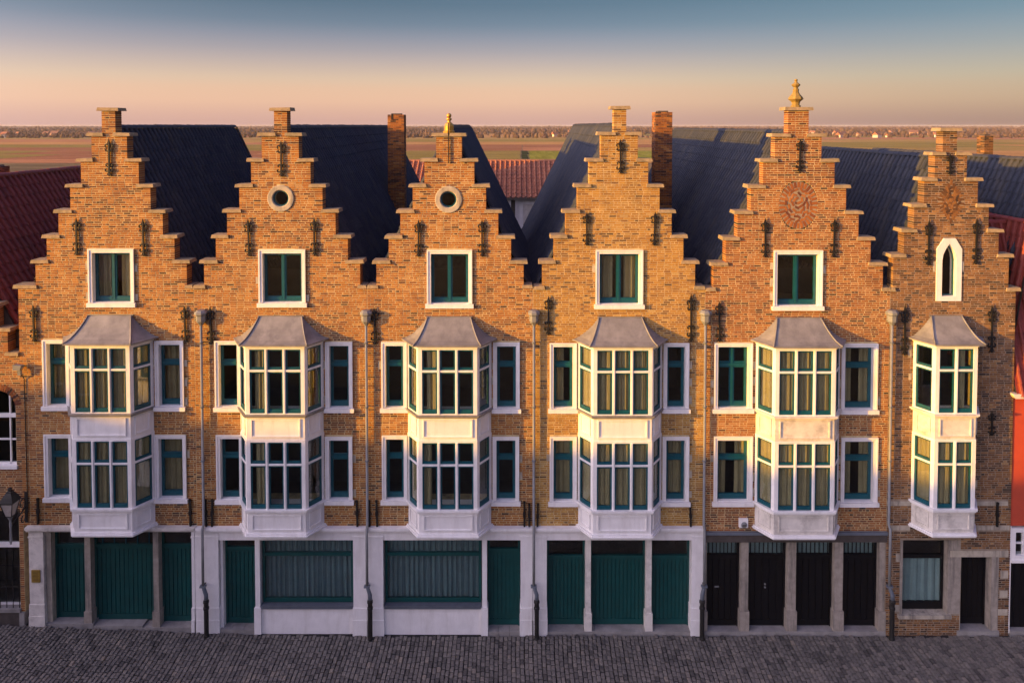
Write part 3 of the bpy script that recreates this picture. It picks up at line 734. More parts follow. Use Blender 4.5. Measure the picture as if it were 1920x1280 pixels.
def shop_window(house, px0, px1, rnd):
    xa, xb = X(px0, 1070), X(px1, 1070); z0, z1 = Z(1133), Z(1011); y = 0.16
    w = MB().box(xa - 0.01, xb + 0.01, -0.06, 0.30, z0 - 0.1, z0).build('shop_window', M['sillslate'], house)
    fr = MB(); ring(fr, xa, xb, z0, z1, 0.07, y - 0.03, y + 0.07, 0.12); zt = Z(1037, 0.16); fr.box(xa + 0.07, xb - 0.07, y - 0.05, y + 0.06, zt - 0.045, zt + 0.045)
    fr.box(xa + 0.07, xb - 0.07, y - 0.06, y - 0.03, z0 + 0.03, z0 + 0.075)
    fr.build('frame', M['door_green'], w)
    MB().box(xa + 0.065, xb - 0.065, y + 0.01, y + 0.016, z0 + 0.115, zt - 0.04).build('pane', M['glass'], w)
    MB().box(xa + 0.065, xb - 0.065, y + 0.01, y + 0.016, zt + 0.04, z1 - 0.065).build('pane', M['glass'], w)
    curtain('curtain', w, xa + 0.03, xb - 0.03, 0.30, z0, z1, M['curtain_blue'], rnd, amp=0.04, pitch=0.085)
    g = ground_z((xa + xb) / 2)
    MB().box(xa - 0.02, xb + 0.02, 0.0, 0.32, g - 0.05, z0 - 0.1).build('apron_wall', M['white'], house)
def oculus(house, opens, px, py, ro, ri):
    xc, zc = P(px, py); k = 62.0; a, b = ro / k, ri / k
    opens.append(Opening(xc - a + 0.02, xc + a - 0.02, zc - a + 0.02, zc + a - 0.02, 'ellipse'))
    n = 36; v = []; f = []
    prof = [(a, 0.02), (a, -0.028), (a - 0.02, -0.036), (b + 0.025, -0.036), (b, -0.012), (b, 0.34)]
    for r, y in prof:
        for i in range(n): t = 2 * math.pi * i / n; v.append((xc + r * math.cos(t), y, zc + r * math.sin(t)))
    for j in range(len(prof) - 1):
        for i in range(n): f.append((j * n + i, j * n + (i + 1) % n, (j + 1) * n + (i + 1) % n, (j + 1) * n + i))
    w = MB().add(v, f).build('round_window', M['stone'], house)
    v = []; f = []
    for r, y in ((b + 0.005, 0.06), (b + 0.005, 0.035), (b - 0.04, 0.035), (b - 0.04, 0.08)):
        for i in range(n): t = 2 * math.pi * i / n; v.append((xc + r * math.cos(t), y, zc + r * math.sin(t)))
    for j in range(3):
        for i in range(n): f.append((j * n + i, j * n + (i + 1) % n, (j + 1) * n + (i + 1) % n, (j + 1) * n + i))
    MB().add(v, f).build('frame', M['teal'], w)
    MB().add([(xc + (b - 0.04) * math.cos(2 * math.pi * i / n), 0.06, zc + (b - 0.04) * math.sin(2 * math.pi * i / n)) for i in range(n)], [tuple(range(n))]).build('pane', M['glass'], w)
def rosette(house, opens, px, py, rx, rz, mat, rnd, shape='ellipse'):
    xc, zc = P(px, py); a, b = rx / 62, rz / 62
    opens.append(Opening(xc - a, xc + a, zc - b, zc + b, shape))
    w = MB().extrude_xz([(xc + a * 0.99 * math.cos(t), zc + b * 0.99 * math.sin(t)) for t in ([2 * math.pi * i / 32 for i in range(32)] if shape == 'ellipse' else [0, math.pi / 2, math.pi, 1.5 * math.pi])], 0.001, 0.3).build('brick_rosette', M['mortar_dark'], house)
    br = MB(); n = 30 if shape == 'ellipse' else 26
    def rb(cx, cz, ang, l, h, t, pr=0.006):
        c, s = math.cos(ang), math.sin(ang); q = [(-l, -h), (l, -h), (l, h), (-l, h)]
        br.extrude_xz([(cx + c * x - s * z, cz + s * x + c * z) for x, z in q], -pr - rnd.uniform(0, 0.006), 0.006, t)
    def edge(t, k):
        if shape == 'ellipse': return xc + a * k * math.cos(t), zc + b * k * math.sin(t)
        d = abs(math.cos(t)) + abs(math.sin(t)); return xc + a * k * math.cos(t) / d, zc + b * k * math.sin(t) / d
    for i in range(n):
        t = 2 * math.pi * (i + 0.5) / n; x, z = edge(t, 0.86); rb(x, z, t, 0.085, 0.039, rnd.uniform(0.3, 0.75), 0.003)
    for k, m in ((0.66, 20), (0.48, 15), (0.30, 9), (0.12, 4)):
        for i in range(m):
            t = 2 * math.pi * (i + rnd.uniform(0.2, 0.8)) / m; x, z = edge(t, k); rb(x, z, t + math.pi / 2 + rnd.choice((-0.7, 0.7, 0.2)), 0.068, 0.032, rnd.uniform(0.15, 0.85), 0.004)
    br.build('cut_bricks', mat, w, kind='stuff')

def gable_steps(hd):
    return [(Z(y) - 0.10, X(xl, y + 25), X(xr, y + 25)) for y, xl, xr in hd['steps']]
def copings(house, steps, rnd, has_pinnacle, free_l, free_r):
    for i, (zt, xl, xr) in enumerate(steps):
        th = 0.10
        def slab(a, b):
            j = rnd.uniform(-0.012, 0.012); t = rnd.uniform(-0.01, 0.01)
            mb = MB().box(a, b, -0.075 + j, 0.44, zt, zt + th)
            for k in (4, 5, 6, 7):
                v = mb.v[k]; mb.v[k] = (v[0] + (0.02 if k in (4, 7) else -0.02), v[1] + (0.015 if k < 6 else -0.015), v[2] + (t if k in (4, 7) else -t))
            mb.build('coping_stone', M['coping'], house)
        if i == 0:
            if has_pinnacle:
                w = 0.13; slab(xl - w, xr + w)
            else: slab(xl - 0.15, (xl + xr) / 2 - 0.01); slab((xl + xr) / 2 + 0.01, xr + 0.15)
            continue
        pl, pr = steps[i - 1][1], steps[i - 1][2]
        last = i == len(steps) - 1
        slab(xl - (0.13 if (not last or free_l) else -0.004), pl + 0.05 + rnd.uniform(0, 0.03)); slab(pr - 0.05 - rnd.uniform(0, 0.03), xr + (0.13 if (not last or free_r) else -0.004))

def house_roof(house, xl, xr, xc, ridge_z, eave_z, L, mat, rnd, left_vis, right_vis, verge=True, y0=0.37, back=True):
    a, b = (xl, eave_z), (xr, eave_z)
    v = []
    for y in (y0, L):
        v += [(xl, y, eave_z), (xc, y, ridge_z), (xr, y, eave_z), (xl, y, eave_z - 0.12), (xc, y, ridge_z - 0.14), (xr, y, eave_z - 0.12)]
    f = [(0, 1, 7, 6), (1, 2, 8, 7), (4, 3, 9, 10), (5, 4, 10, 11), (0, 6, 9, 3), (2, 5, 11, 8), (0, 3, 4, 1), (1, 4, 5, 2), (6, 7, 10, 9), (7, 8, 11, 10)]
    roof = MB().add(v, f).build('roof', M['beam'], house)
    slope(roof, mat, (xc, y0, ridge_z), (xc, L, ridge_z), (xl, y0, eave_z), rnd, singles=150 if left_vis else 0)
    slope(roof, mat, (xc, y0, ridge_z), (xc, L, ridge_z), (xr, y0, eave_z), rnd, singles=150 if right_vis else 0)
    ridge_tiles(roof, mat, (xc, y0, ridge_z + 0.07), (xc, L, ridge_z + 0.07), rnd)
    if verge:
        for s in ((xl, eave_z), (xr, eave_z)):
            d = Vector((s[0] - xc, 0, s[1] - ridge_z)); n = Vector((-d.z, 0, d.x)).normalized()
            if n.z < 0: n = -n
            p0 = Vector((xc, L, ridge_z)); p1 = Vector((s[0], L, s[1])); q = []
            for p in (p0, p1):
                for dn in (-0.12, 0.13):
                    for dy in (0.0, 0.07): c = p + n * dn; q.append((c.x, L + dy - 0.005, c.z))
            MB().add(q, [(0, 1, 3, 2), (4, 6, 7, 5), (0, 4, 5, 1), (2, 3, 7, 6), (0, 2, 6, 4), (1, 5, 7, 3)]).build('verge_board', M['beam'], roof)
    # masonry shell behind the front
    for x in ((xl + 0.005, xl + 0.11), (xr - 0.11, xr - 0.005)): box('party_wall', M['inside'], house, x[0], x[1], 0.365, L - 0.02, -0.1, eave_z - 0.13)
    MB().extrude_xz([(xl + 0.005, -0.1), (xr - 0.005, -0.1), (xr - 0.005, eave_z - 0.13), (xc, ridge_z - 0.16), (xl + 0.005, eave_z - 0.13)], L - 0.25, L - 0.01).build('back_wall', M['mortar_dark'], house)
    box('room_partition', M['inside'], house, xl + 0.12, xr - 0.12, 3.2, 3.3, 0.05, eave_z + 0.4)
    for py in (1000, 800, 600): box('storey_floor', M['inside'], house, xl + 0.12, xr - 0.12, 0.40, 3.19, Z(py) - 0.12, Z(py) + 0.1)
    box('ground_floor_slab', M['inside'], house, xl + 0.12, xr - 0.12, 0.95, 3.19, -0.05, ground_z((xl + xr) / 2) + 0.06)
    return roof
def chimney(roof, x, y, w, d, z0, z1, mat, rnd, notch=True):
    core, br = brick_stack(x - w / 2, x + w / 2, y - d / 2, y + d / 2, z0, z1, rnd, 0.08)
    c = core.build('chimney', M['mortar_dark'], roof); br.build('brickwork', mat, c, kind='stuff')
    if notch: MB().box(x - w * 0.28, x - w * 0.17, y - d / 2 - 0.012, y - d / 2 + 0.05, z1 - 0.24, z1 + 0.03).build('chimney_cramp', M['iron'], c)
    MB().box(x - w * 0.3, x + w * 0.3, y - d * 0.3, y + d * 0.3, z1 - 0.004, z1 + 0.05).build('chimney_flue', M['beam'], c)

HOUSES = [
 dict(label='step gabled brick house with three green doors at the left end, beside the street lantern', brick='orange', mortar='mortar',
      bl=40, br=367, steps=[(202,191,216),(249,172,238),(297,152,260),(345,132,282),(393,110,305),(440,88,327),(487,67,350),(534,40,367)],
      ridge=15.55, L=10.1, bayx=211, dpy=-3, fl=True, fr=False, seed=11),
 dict(label='step gabled brick house with round window and brick pinnacle, green door left of shop window', brick='orange', mortar='mortar',
      bl=367, br=690, steps=[(202,514,538),(249,491,560),(297,471,582),(345,449,604.5),(392,426,629),(440,405,652),(487,383,675),(534,367,690)],
      ridge=15.55, L=20.0, bayx=529, dpy=-1, fl=False, fr=False, seed=12),
 dict(label='step gabled brick house with round window and golden ball finial on top', brick='orange', mortar='mortar',
      bl=690, br=999, steps=[(249.5,818,865.5),(297,796,889),(345,774,911),(393,751,934),(441,729,958),(488,706,981.5),(534,690,999)],
      ridge=15.55, L=10.0, bayx=843, dpy=0, fl=False, fr=False, seed=13),
 dict(label='yellowish brick step gabled house with plain gable, grey posts between three green doors', brick='yellow', mortar='mortar',
      bl=999, br=1320, steps=[(199,1151,1174),(247.5,1127,1195.5),(297,1105,1215),(345,1083,1236.5),(393,1061,1259),(440,1039,1281),(488,1017,1303),(536,999,1320)],
      ridge=15.6, L=17.0, bayx=1162, dpy=1, fl=False, fr=False, seed=14),
 dict(label='red brick step gabled house with round brick rosette, tall stone finial and four black doors', brick='red', mortar='mortar',
      bl=1320, br=1665, steps=[(201,1478,1516),(250.5,1453,1540),(297.5,1431,1564.5),(346.5,1408,1586),(395,1383,1609.5),(444,1361,1632),(491.5,1338,1655),(539,1320,1665)],
      ridge=15.4, L=17.5, bayx=1494.5, dpy=2, fl=False, fr=False, seed=15),
 dict(label='narrow brown brick step gabled house with pointed attic window, right end of row', brick='brown', mortar='mortar_dark',
      bl=1665, br=1898.5, steps=[(240,1768,1794),(285,1753,1812.5),(333,1733,1833),(382,1714,1853.5),(429,1695,1872),(476,1675,1891),(539,1665,1898.5)],
      ridge=14.63, L=9.6, bayx=1769, dpy=-2, fl=False, fr=True, seed=16),
]
def build_house(i, hd):
    rnd = random.Random(hd['seed']); steps = gable_steps(hd); bm = M['brick_' + hd['brick']]
    xl, xr = X(hd['bl'], 800), X(hd['br'], 800); xc = (steps[1][1] + steps[1][2]) / 2
    steps[-1] = (steps[-1][0], xl, xr)
    house = thing('brick_house', hd['label'], 'house', (xc, 0, ground_z(xc)), 'step gabled houses in the row')
    op = []
    Wn = lambda *a, **k: window(house, op, *a, rnd, **k)
    S = 1 / 62.0
    hw, hf = 80 * S, 54.5 * S
    if i == 0:
        Wn(167, 252, 467, 575, mode='casement', cur='sides'); Wn(82, 131, 637, 768, ears=False); Wn(292, 345, 639, 769); Wn(85, 137, 814, 939, ears=False); Wn(292, 350, 815, 941)
        bay(house, op, 211, hw, hf, 3, hd['dpy'], (1, 1, 1), (1, 1, 1), rnd)
    elif i == 1:
        Wn(486, 573, 468, 575, mode='casement', cur=None); Wn(404, 452, 639, 770, cur=None, ears=False); Wn(611, 661, 641, 772, cur=None); Wn(407, 456, 815, 943, cur=None, ears=False); Wn(611, 661, 818, 944, cur=None)
        bay(house, op, 529, hw, hf, 3, hd['dpy'], (2, 0, 0), (2, 0, 0), rnd); oculus(house, op, 526.5, 372, 25, 15)
    elif i == 2:
        Wn(801, 885, 469, 577, mode='casement', cur=None, ears=False); Wn(716, 763, 641, 772, cur=None); Wn(925, 974, 642, 773, cur=None); Wn(717, 764, 816, 944, cur=None); Wn(924, 973, 818, 946, cur=None)
        bay(house, op, 843, hw, hf, 3, hd['dpy'], (2, 0, 0), (3, 0, 0), rnd); oculus(house, op, 841, 374, 25.5, 15)
    elif i == 3:
        Wn(1117, 1205, 469, 578, mode='casement', cur='sides'); Wn(1031, 1081, 643, 773, cur='left', ears=False); Wn(1244, 1291, 643, 773, cur=None); Wn(1031, 1081, 818, 947); Wn(1242, 1291, 818, 947)
        bay(house, op, 1162, hw, hf, 3, hd['dpy'], (1, 1, 1), (1, 1, 1), rnd)
    elif i == 4:
        Wn(1450, 1541, 470, 581, mode='casement', cur=None); Wn(1339, 1410, 643, 773, mode='cross', cur=None); Wn(1577, 1644, 644, 775, cur='sides'); Wn(1338, 1410, 818, 947, cur='sides'); Wn(1576, 1644, 820, 948, cur='sides')
        bay(house, op, 1494.5, 80 * S, 55.5 * S, 3, hd['dpy'], (1, 1, 1), (1, 1, 1), rnd, worn=True); rosette(house, op, 1497, 385, 36, 45, bm, rnd)
    else:
        bay(house, op, 1769, 60 * S, 38.5 * S, 2, hd['dpy'], (0, 3, 3), (1, 1), rnd, worn=True); rosette(house, op, 1783, 378, 26, 42, bm, rnd, 'diamond')
        # pointed attic window in a clipped stone surround
        x0, x1 = X(1755, 505), X(1802, 505); z0, z1 = Z(564), Z(447); xm = (x0 + x1) / 2; c = 0.2
        op += [Opening(x0, x1, z0, z1 - 0.28), Opening(x0 + c * 0.55, x1 - c * 0.55, z1 - 0.28, z1 - 0.12), Opening(x0 + c, x1 - c, z1 - 0.12, z1)]
        outer = [(x0, z0), (x1, z0), (x1, z1 - 0.32), (x1 - c, z1), (x0 + c, z1), (x0, z1 - 0.32)]
        a, b = 0.215, z0 + 0.15
        sp, ap = z1 - 0.66, z1 - 0.16
        arc = [(a * (1 - t ** 1.9), sp + (ap - sp) * t) for t in (0.35, 0.65, 0.86)]
        inner = [(xm - a, b), (xm + a, b), (xm + a, sp)] + [(xm + p, q) for p, q in arc] + [(xm, ap)] + [(xm - p, q) for p, q in arc[::-1]] + [(xm - a, sp)]
        o7 = [(x0, z0), (x1, z0), (x1, z1 - 0.62), (x1, z1 - 0.45), (x1, z1 - 0.32), (x1 - c, z1), (xm, z1), (x0 + c, z1), (x0, z1 - 0.32), (x0, z1 - 0.45), (x0, z1 - 0.62)]
        N7 = 11
        v = []
        for y, pts in ((0.02, o7), (-0.04, o7), (-0.04, inner), (0.30, inner)): v += [(p[0], y, p[1]) for p in pts]
        f = [(j * N7 + k, j * N7 + (k + 1) % N7, (j + 1) * N7 + (k + 1) % N7, (j + 1) * N7 + k) for j in range(3) for k in range(N7)]
        w = MB().add(v, f).build('pointed_window', M['white'], house)
        cen = (xm, (b + z1) / 2 - 0.1)
        inn2 = [(cen[0] + (p[0] - cen[0]) * 0.84, cen[1] + (p[1] - cen[1]) * 0.95) for p in inner]; v = []
        for y, pts in ((0.10, inner), (0.10, inn2), (0.14, inn2)): v += [(p[0], y, p[1]) for p in pts]
        MB().add(v, [(j * N7 + k, j * N7 + (k + 1) % N7, (j + 1) * N7 + (k + 1) % N7, (j + 1) * N7 + k) for j in range(2) for k in range(N7)]).build('frame', M['teal'], w)
        MB().add([(p[0], 0.125, p[1]) for p in inn2], [tuple(range(N7))]).build('pane', M['glass'], w)
        for sx in (-1, 1):
            e0, e1 = (x0 - 0.09, x0 - 0.005) if sx < 0 else (x1 + 0.005, x1 + 0.08); zz = Z(508); op.append(Opening(e0, e1, zz, zz + 0.28)); box('quoin_stone', M['stone'], w, e0, e1, -0.014, 0.2, zz, zz + 0.28)
    # ---------------- ground floor
    zc = Z(992); z_op = Z(1011)
    if i == 0:
        cornice(house, 52, 370, 984, 'white_worn', fascia=False)
        white_pilaster(house, 57, 84, 'white_worn', 993, 1130); MB().box(X(84, 1080) + 0.02, X(95, 1080), 0.05, 0.5, ground_z(-14.5), Z(993)).build('jamb', M['stone'], house)
        MB().box(X(57, 990), X(367, 990), 0.05, 0.42, Z(996.5), Z(993.2)).build('lintel', M['stone'], house)
        stone_post(house, 158.5, 169.5, 'pier', top=996); stone_post(house, 287, 297, 'pier', top=996); white_pilaster(house, 361, 366.6, 'white', 993)
        for a, b, n in ((95, 158.5, 7), (169.5, 287, 13), (297, 361, 7)):
            g = ground_z(X((a + b) / 2)) + 0.07
            plank_door(house, X(a, 1080), X(b, 1080), g, Z(996), 0.30, 'door_green', n, transom=Z(996) - Z(1021, 0.30), bars=0 if n < 10 else 5, slot=(X(332, 1103), Z(1103)) if a == 298 else None)
        threshold(house, 84, 361)
    elif i == 1:
        cornice(house, 367, 690)
        white_pilaster(house, 367.4, 411); stone_post(house, 479, 488, 'white', 1011, 1137, y0=-0.03); white_pilaster(house, 663, 689.6)
        MB().box(X(411, 1080) + 0.02, X(417, 1080), 0.06, 0.42, 0.05, z_op).build('jamb', M['white'], house)
        plank_door(house, X(417, 1080), X(479, 1080), ground_z(X(450)) + 0.07, z_op, 0.30, 'door_green', 7, transom=z_op - Z(1026, 0.30))
        threshold(house, 411, 479); shop_window(house, 490, 661, rnd)
    elif i == 2:
        cornice(house, 690, 999)
        white_pilaster(house, 690.4, 719); stone_post(house, 904, 913, 'white', 1011, 1137, y0=-0.03); white_pilaster(house, 976, 998.6)
        plank_door(house, X(914, 1080), X(975, 1080), ground_z(0) + 0.07, z_op, 0.30, 'door_green', 7, transom=z_op - Z(1029, 0.30))
        threshold(house, 914, 976); shop_window(house, 721, 902, rnd)
    elif i == 3:
        cornice(house, 999, 1318.6)
        white_pilaster(house, 999.4, 1025); stone_post(house, 1098, 1108, 'white_worn', 1011, 1150); stone_post(house, 1212, 1222, 'white_worn', 1011, 1150); white_pilaster(house, 1296, 1318)
        for a, b, n in ((1026, 1098, 9), (1108, 1212, 13), (1222, 1296, 9)):
            plank_door(house, X(a, 1080), X(b, 1080), 0.07, z_op, 0.32, 'door_green', n, transom=z_op - Z(1042, 0.32))
        threshold(house, 1025, 1296)
    elif i == 4:
        xa, xb = X(1320, 1000), X(1665, 1000)
        MB().box(xa + 0.02, xb - 0.04, -0.10, 0.36, Z(1000), Z(995)).build('drip_ledge', M['zinc_dark'], house)
        MB().box(xa + 0.02, xb - 0.04, -0.05, 0.42, Z(1014.5), Z(1000)).build('lintel_beam', M['beam'], house)
        for a, b in ((1320.4, 1325), (1389.5, 1403.5), (1477, 1493), (1565, 1581), (1649.5, 1660)): stone_post(house, a, b, 'pier', 1014.5)
        box('end_wall', M['mortar_dark'], house, X(1660, 1080) + 0.035, xr - 0.01, 0.02, 0.4, -0.05, Z(1014.6))
        for k, (a, b) in enumerate(((1325, 1389.5), (1403.5, 1477), (1493, 1565), (1581, 1649.5))):
            g = 0.08; dr = plank_door(house, X(a, 1080), X(b, 1080), g, Z(1014.5), 0.26, 'door_black', 5, transom=Z(1014.5) - Z(1040, 0.26), bars=8, barmat='door_black', slot=(X(1348, 1108), Z(1108)) if k == 0 else None)
            MB().box(X(a, 1080) + 0.06, X(b, 1080) - 0.06, 0.33, 0.34, Z(1041, 0.33), Z(1015)).build('transom_blind', M['curtain_pale'], dr)
            if k == 1:
                for zz in (1103, 1109): MB().lathe([(0.0, 0), (0.028, 0.002), (0.03, 0.03), (0.012, 0.05)], 0, 0, 8).build('door_knob', M['zinc'], dr).matrix_basis = Matrix.Translation((X(1439, zz), 0.25, Z(zz))) @ Matrix.Rotation(R(90), 4, 'X')
        threshold(house, 1320.5, 1660)
    else:
        # brick ground floor with big window and side door
        wx0, wx1, wz0, wz1 = X(1687, 1080), X(1778, 1080), Z(1150), Z(1012)
        op.append(Opening(wx0, wx1 + 0.36, wz0, wz1)); jx0, jx1 = wx1, wx1 + 0.36
        w = MB().box(wx0 - 0.06, wx1 + 0.08, -0.09, 0.32, wz0 - 0.11, wz0).build('shop_window', M['stone'], house); op.append(Opening(wx0 - 0.06, wx1 + 0.08, wz0 - 0.11, wz0))
        MB().box(wx1 - 0.02, jx1 - 0.005, -0.015, 0.34, wz0 + 0.002, wz1).build('jamb', M['pier'], w); MB().box(wx0 + 0.002, wx0 + 0.08, -0.012, 0.34, wz0 + 0.002, wz1).build('jamb', M['pier'], w)
        a, b, y = wx0 + 0.08, wx1 - 0.02, 0.26; fr = MB(); ring(fr, a, b, wz0 + 0.01, wz1, 0.06, y - 0.03, y + 0.06, 0.22); zt = Z(1041, 0.26); fr.box(a + 0.06, b - 0.06, y - 0.05, y + 0.05, zt - 0.05, zt + 0.05); fr.build('frame', M['door_black'], w)
        MB().box(a + 0.055, b - 0.055, y + 0.01, y + 0.016, wz0 + 0.22, zt - 0.045).build('pane', M['glass'], w); MB().box(a + 0.055, b - 0.055, y + 0.01, y + 0.016, zt + 0.045, wz1 - 0.055).build('pane', M['glass'], w)
        curtain('curtain', w, a + 0.02, b - 0.02, 0.34, wz0, zt, M['curtain_pale'], rnd, pitch=0.13)
        dx0, dx1, dz1 = X(1801, 1110), X(1858, 1110), Z(1043); op.append(Opening(dx0 - 0.02, dx1 + 0.22, -0.2, dz1))
        plank_door(house, dx0, dx1, 0.09, dz1, 0.33, 'door_black', 5)
        MB().box(dx1, dx1 + 0.22, -0.012, 0.40, 0.0, dz1 - 0.002).build('jamb', M['pier'], house); MB().box(dx0 - 0.02, dx0, 0.0, 0.40, 0.0, dz1 - 0.002).build('jamb', M['stone'], house)
        MB().box(dx0 - 0.35, X(1890, 1037), -0.025, 0.3, dz1, dz1 + 0.19).build('lintel', M['stone'], house); op.append(Opening(dx0 - 0.35, X(1890, 1037), dz1, dz1 + 0.19))
        MB().box(dx0 - 0.1, dx1 + 0.25, -0.05, 0.32, -0.1, 0.09).build('threshold_slab', M['slab'], house)
        for (pa, pb, ya, yb) in ((1654, 1708, 939, 947), (1828, 1890, 939, 947), (1668, 1706, 985, 993), (1826, 1893, 985, 993)):
            za, zb = Z(yb), Z(ya); p, q = max(X(pa, ya), xl + 0.003), X(pb, ya); n = 3
            op.append(Opening(p, q, za, zb))
            for k in range(n): MB().box(p + (q - p) * k / n + 0.003, p + (q - p) * (k + 1) / n - 0.003, -0.018, 0.2, za, zb).build('band_stone', M['stone'], house)
        for (pa, pb, ya, yb) in ((1675, 1687, 1133, 1146), (1680, 1687, 1038, 1052), (1876, 1890, 1070, 1083), (1874, 1889, 1107, 1119), (1871, 1889, 1141, 1152), (1827, 1832, 790, 805), (1827, 1832, 900, 912), (1703, 1709, 650, 668), (1704, 1709, 700, 712)):
            p, q, za, zb = X(pa, ya), X(pb, ya), Z(yb), Z(ya)
            if p > xr - 0.1: continue
            op.append(Opening(p, q, za, zb)); MB().box(p + 0.002, q - 0.002, -0.016, 0.2, za, zb).build('quoin_stone', M['stone'], house)
    # ---------------- masonry
    sil = []
    for k, (zt, a, b) in enumerate(steps):
        last = k == len(steps) - 1
        sil.append((zt, a, b, (not last) or hd['fl'], (not last) or hd['fr']))
    z0 = Z(984) if i == 0 else (Z(985) if i < 4 else (Z(995) if i == 4 else -0.12))
    lay_wall(house, bm, M[hd['mortar']], sil, op, z0, rnd, dark=0.03 if i == 5 else 0.0)
    copings(house, steps, rnd, i != 2, hd['fl'], hd['fr'])
    # ---------------- roof
    eave = Z(566)
    vis = {0: (0, 1), 1: (0, 1), 2: (0, 1), 3: (1, 0), 4: (1, 0), 5: (1, 0)}[i]
    rl = xl + 0.01; rr = xr - 0.01
    roof = house_roof(house, rl, rr, xc, hd['ridge'], eave if i < 5 else Z(560), hd['L'], M['tile_dark'], rnd, vis[0], vis[1])
    if i == 1: chimney(roof, -5.20, 10.4, 0.72, 0.6, 10.5, 16.16, M['brick_orange'], rnd)
    if i == 3: chimney(roof, (1241 - 965) * 29.5 / 1400, 6.9, 0.66, 0.75, 9.8, 15.68 + 25 * 29.5 / 1400, M['brick_orange'], rnd, notch=False)
    # ---------------- finials
    if i == 2:
        x, z = X(841, 248), steps[0][0] + 0.09; y = 0.17
        f = MB().lathe([(0.17, z), (0.18, z + 0.06), (0.14, z + 0.09), (0.145, z + 0.22), (0.11, z + 0.3), (0.055, z + 0.34), (0.05, z + 0.38), (0.09, z + 0.42), (0.085, z + 0.45), (0.04, z + 0.475)], x, y, 14).build('finial', M['gold'], house, smooth=False)
        r = 0.075; cz = z + 0.535
        MB().lathe([(r * math.sin(math.pi * k / 8) + 0.001, cz - r * math.cos(math.pi * k / 8)) for k in range(9)], x, y, 14).build('finial_ball', M['gold'], f, smooth=True)
        MB().box(x - 0.012, x + 0.012, -0.065, -0.03, Z(306), z + 0.30).build('anchor_rod', M['iron'], house)
    if i == 4:
        x, z = X(1496, 200), steps[0][0] + 0.095; y = 0.18; H = 0.80
        pr = [(0.145, 0), (0.15, 0.05), (0.11, 0.07), (0.12, 0.15), (0.14, 0.18), (0.225, 0.25), (0.20, 0.31), (0.12, 0.40), (0.085, 0.47), (0.09, 0.55), (0.07, 0.56), (0.06, 0.60), (0.12, 0.66), (0.13, 0.69), (0.08, 0.73), (0.045, 0.76), (0.04, 0.80), (0.055, 0.82), (0.035, 0.86)]
        MB().lathe([(r, z + h) for r, h in pr], x, y, 8, phase=math.pi / 8).build('finial', M['ochre'], house)
    # ---------------- iron wall anchors
    AN = {0: [(206, 262, 330), (145, 410, 478), (270, 412, 480), (65, 573, 640), (348, 574, 641)],
          1: [(528, 265, 331), (467, 412, 480), (590, 409, 479), (396, 575, 645)],
          2: [(785, 413, 481), (904, 412, 481), (703, 577, 645)],
          3: [(1163, 262, 325), (1100, 398, 460), (1227, 398, 460), (1028, 555, 627), (1295, 552, 640)],
          4: [(1499, 262, 322), (1434, 410, 482), (1563, 410, 482), (1348, 565, 640)],
          5: [(1780, 290, 327), (1740, 413, 497), (1829, 410, 495), (1695, 573, 665), (1858, 573, 660), (1858, 772, 815)]}[i]
    for a in AN: anchor(house, *a, rnd=rnd)
    for a in {0: [(73, 932, 981), (358, 934, 985)], 1: [(387, 934, 985), (399, 934, 985), (670, 936, 985)], 2: [(693, 936, 986), (707, 936, 986), (983, 938, 987), (992, 942, 986)], 3: [(1008, 942, 988), (1294, 942, 988)], 4: [], 5: [(1868, 940, 985)]}[i]:
        anchor(house, *a, plain_=True, rnd=rnd)
    return house
for i, hd in enumerate(HOUSES): build_house(i, hd)

